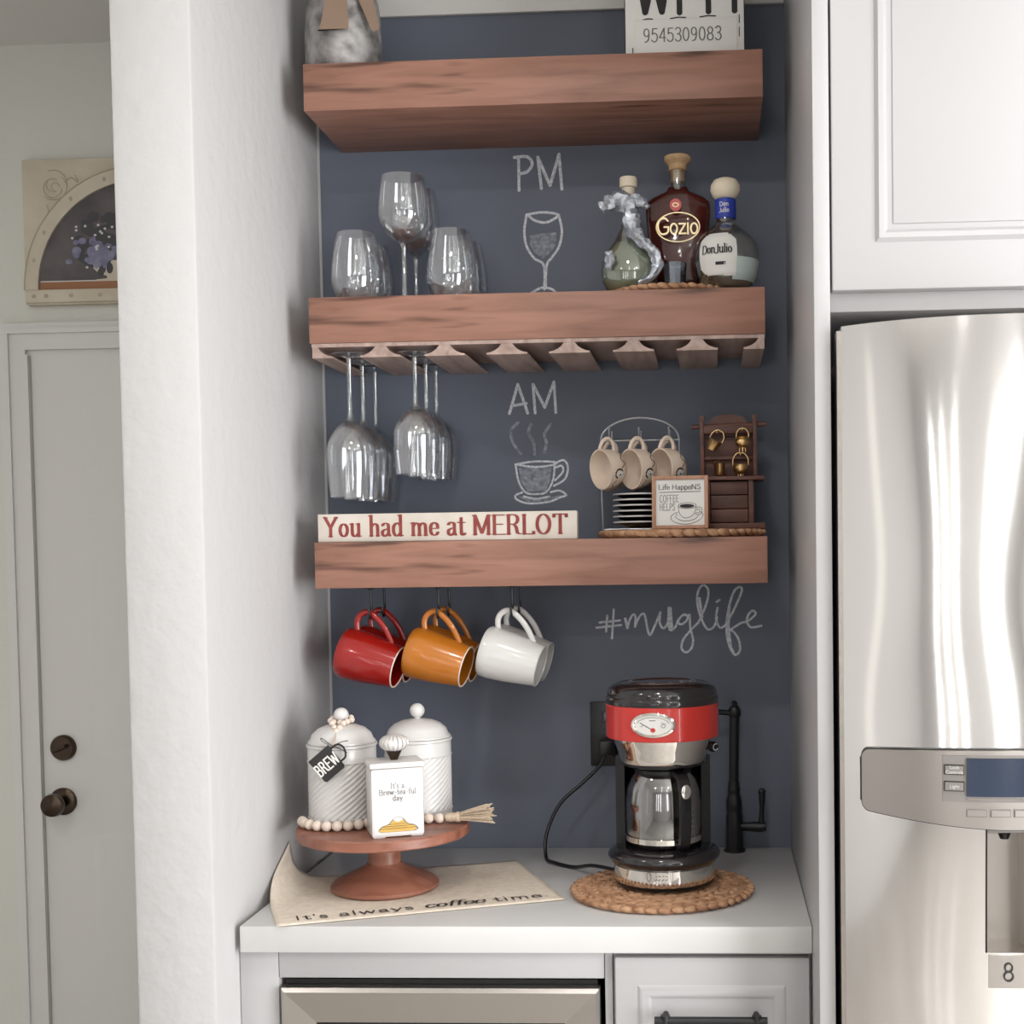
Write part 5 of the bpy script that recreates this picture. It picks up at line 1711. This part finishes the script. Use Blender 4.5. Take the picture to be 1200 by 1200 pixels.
# ================================================================== picture in the hall
pw = thing('hall_picture', 'square cream picture with an arched still life of flowers above the hall door', 'picture', (-1.335, .45, 2.116))
MB().rbox(-.285, .285, -.022, 0, 0, .34, .003).build('backing_board', 'canvascream', pw)
RA = .250
arc = [(RA * math.cos(PI * i / 40), .034 + RA * 1.0 * math.sin(PI * i / 40)) for i in range(41)]
MB().prism(arc, -.0235, -.0221).build('painted_panel', 'paintdark', pw, smooth=0)
ot_ = [(1.13 * (x), .034 + (z - .034) * 1.13) for x, z in arc]
am = MB()
for i in range(41):
    am.v += [(ot_[i][0], -.022, ot_[i][1]), (ot_[i][0], -.030, ot_[i][1]), (arc[i][0], -.030, arc[i][1]), (arc[i][0], -.022, arc[i][1])]
for i in range(40):
    for k in range(3):
        am.f.append((i * 4 + k, i * 4 + 4 + k, i * 4 + 5 + k, i * 4 + 1 + k))
am.build('arch_band', 'canvascream', pw, smooth=30)
am2 = MB()
am2.tube([(x * 1.13, -.029, .034 + (z - .034) * 1.13) for x, z in arc], .0022, 6)
am2.build('arch_line', 'canvasgrey', pw)
MB().rbox(-.282, .282, -.030, -.022, .004, .034, .002).build('lower_band', 'canvascream', pw)
MB().box(-.248, .248, -.0242, -.0232, .034, .052).build('painted_ledge', 'ledge', pw, smooth=0)
decal('ledge_line', pen([(-.245, .0535), (.245, .0535)], .003, .003), 'petal', pw, (0, -.0246, 0))
bowl = [(-.098, .10), (-.092, .082), (-.078, .068), (-.06, .064), (-.06, .058), (-.086, .056), (-.086, .053), (0, .053), (0, .10)]
decal('painted_bowl', [[(x - .025, z) for x, z in bowl]], 'canvascream', pw, (0, -.0247, 0))
rnd = random.Random(5)
lf, la, pt = [], [], []
for k in range(60):
    lf += disc(-.075 + rnd.gauss(-.02, .03), .135 + rnd.gauss(0, .028), rnd.uniform(.008, .018), rnd.uniform(.006, .014), 9)
for k in range(70):
    la += disc(-.10 + rnd.gauss(0, .026), .115 + rnd.gauss(0, .018), rnd.uniform(.005, .012), rnd.uniform(.004, .010), 8)
for k in range(16):
    pt += disc(-.120 + rnd.gauss(0, .035), .150 + rnd.gauss(0, .03), .0035, .003, 7)
inside = lambda q: all((x * x + (z - .034) ** 2) < .24 ** 2 and z > .06 for x, z in q)
decal('painted_leaves', [q for q in lf if inside(q)], 'leafpaint', pw, (0, -.0250, 0))
decal('painted_hydrangea', [q for q in la if inside(q)], 'lavender', pw, (0, -.0253, 0))
decal('painted_petals', [q for q in pt if inside(q)], 'petal', pw, (0, -.0256, 0))['kind'] = 'stuff'
orn = []
for k in range(5):
    orn += pen(ell(-.208 + .004 * math.cos(k * 2), .275 + .004 * math.sin(k * 2), .010 + .006 * k, .009 + .0065 * k, 16, k, k + 4.2), .0022, .0022)
orn += pen(smoothpath([(-.18, .285), (-.165, .295), (-.15, .285), (-.155, .30)], 4), .003, .003) + pen(smoothpath([(-.225, .232), (-.222, .215), (-.23, .205)], 4), .003, .003)
decal('rose_ornament', orn, 'canvasgrey', pw, (0, -.0226, 0))
dots = []
for a in (165, 150, 128, 108, 95):
    dots += disc(1.065 * RA * math.cos(R(a)), .034 + 1.065 * RA * math.sin(R(a)), .0045, .006, 8)
for x in (-.26, -.23, -.17, -.10):
    dots += disc(x, .019, .006, .005, 8)
decal('band_ornament', dots, 'canvasgrey', pw, (0, -.0304, 0))['kind'] = 'stuff'
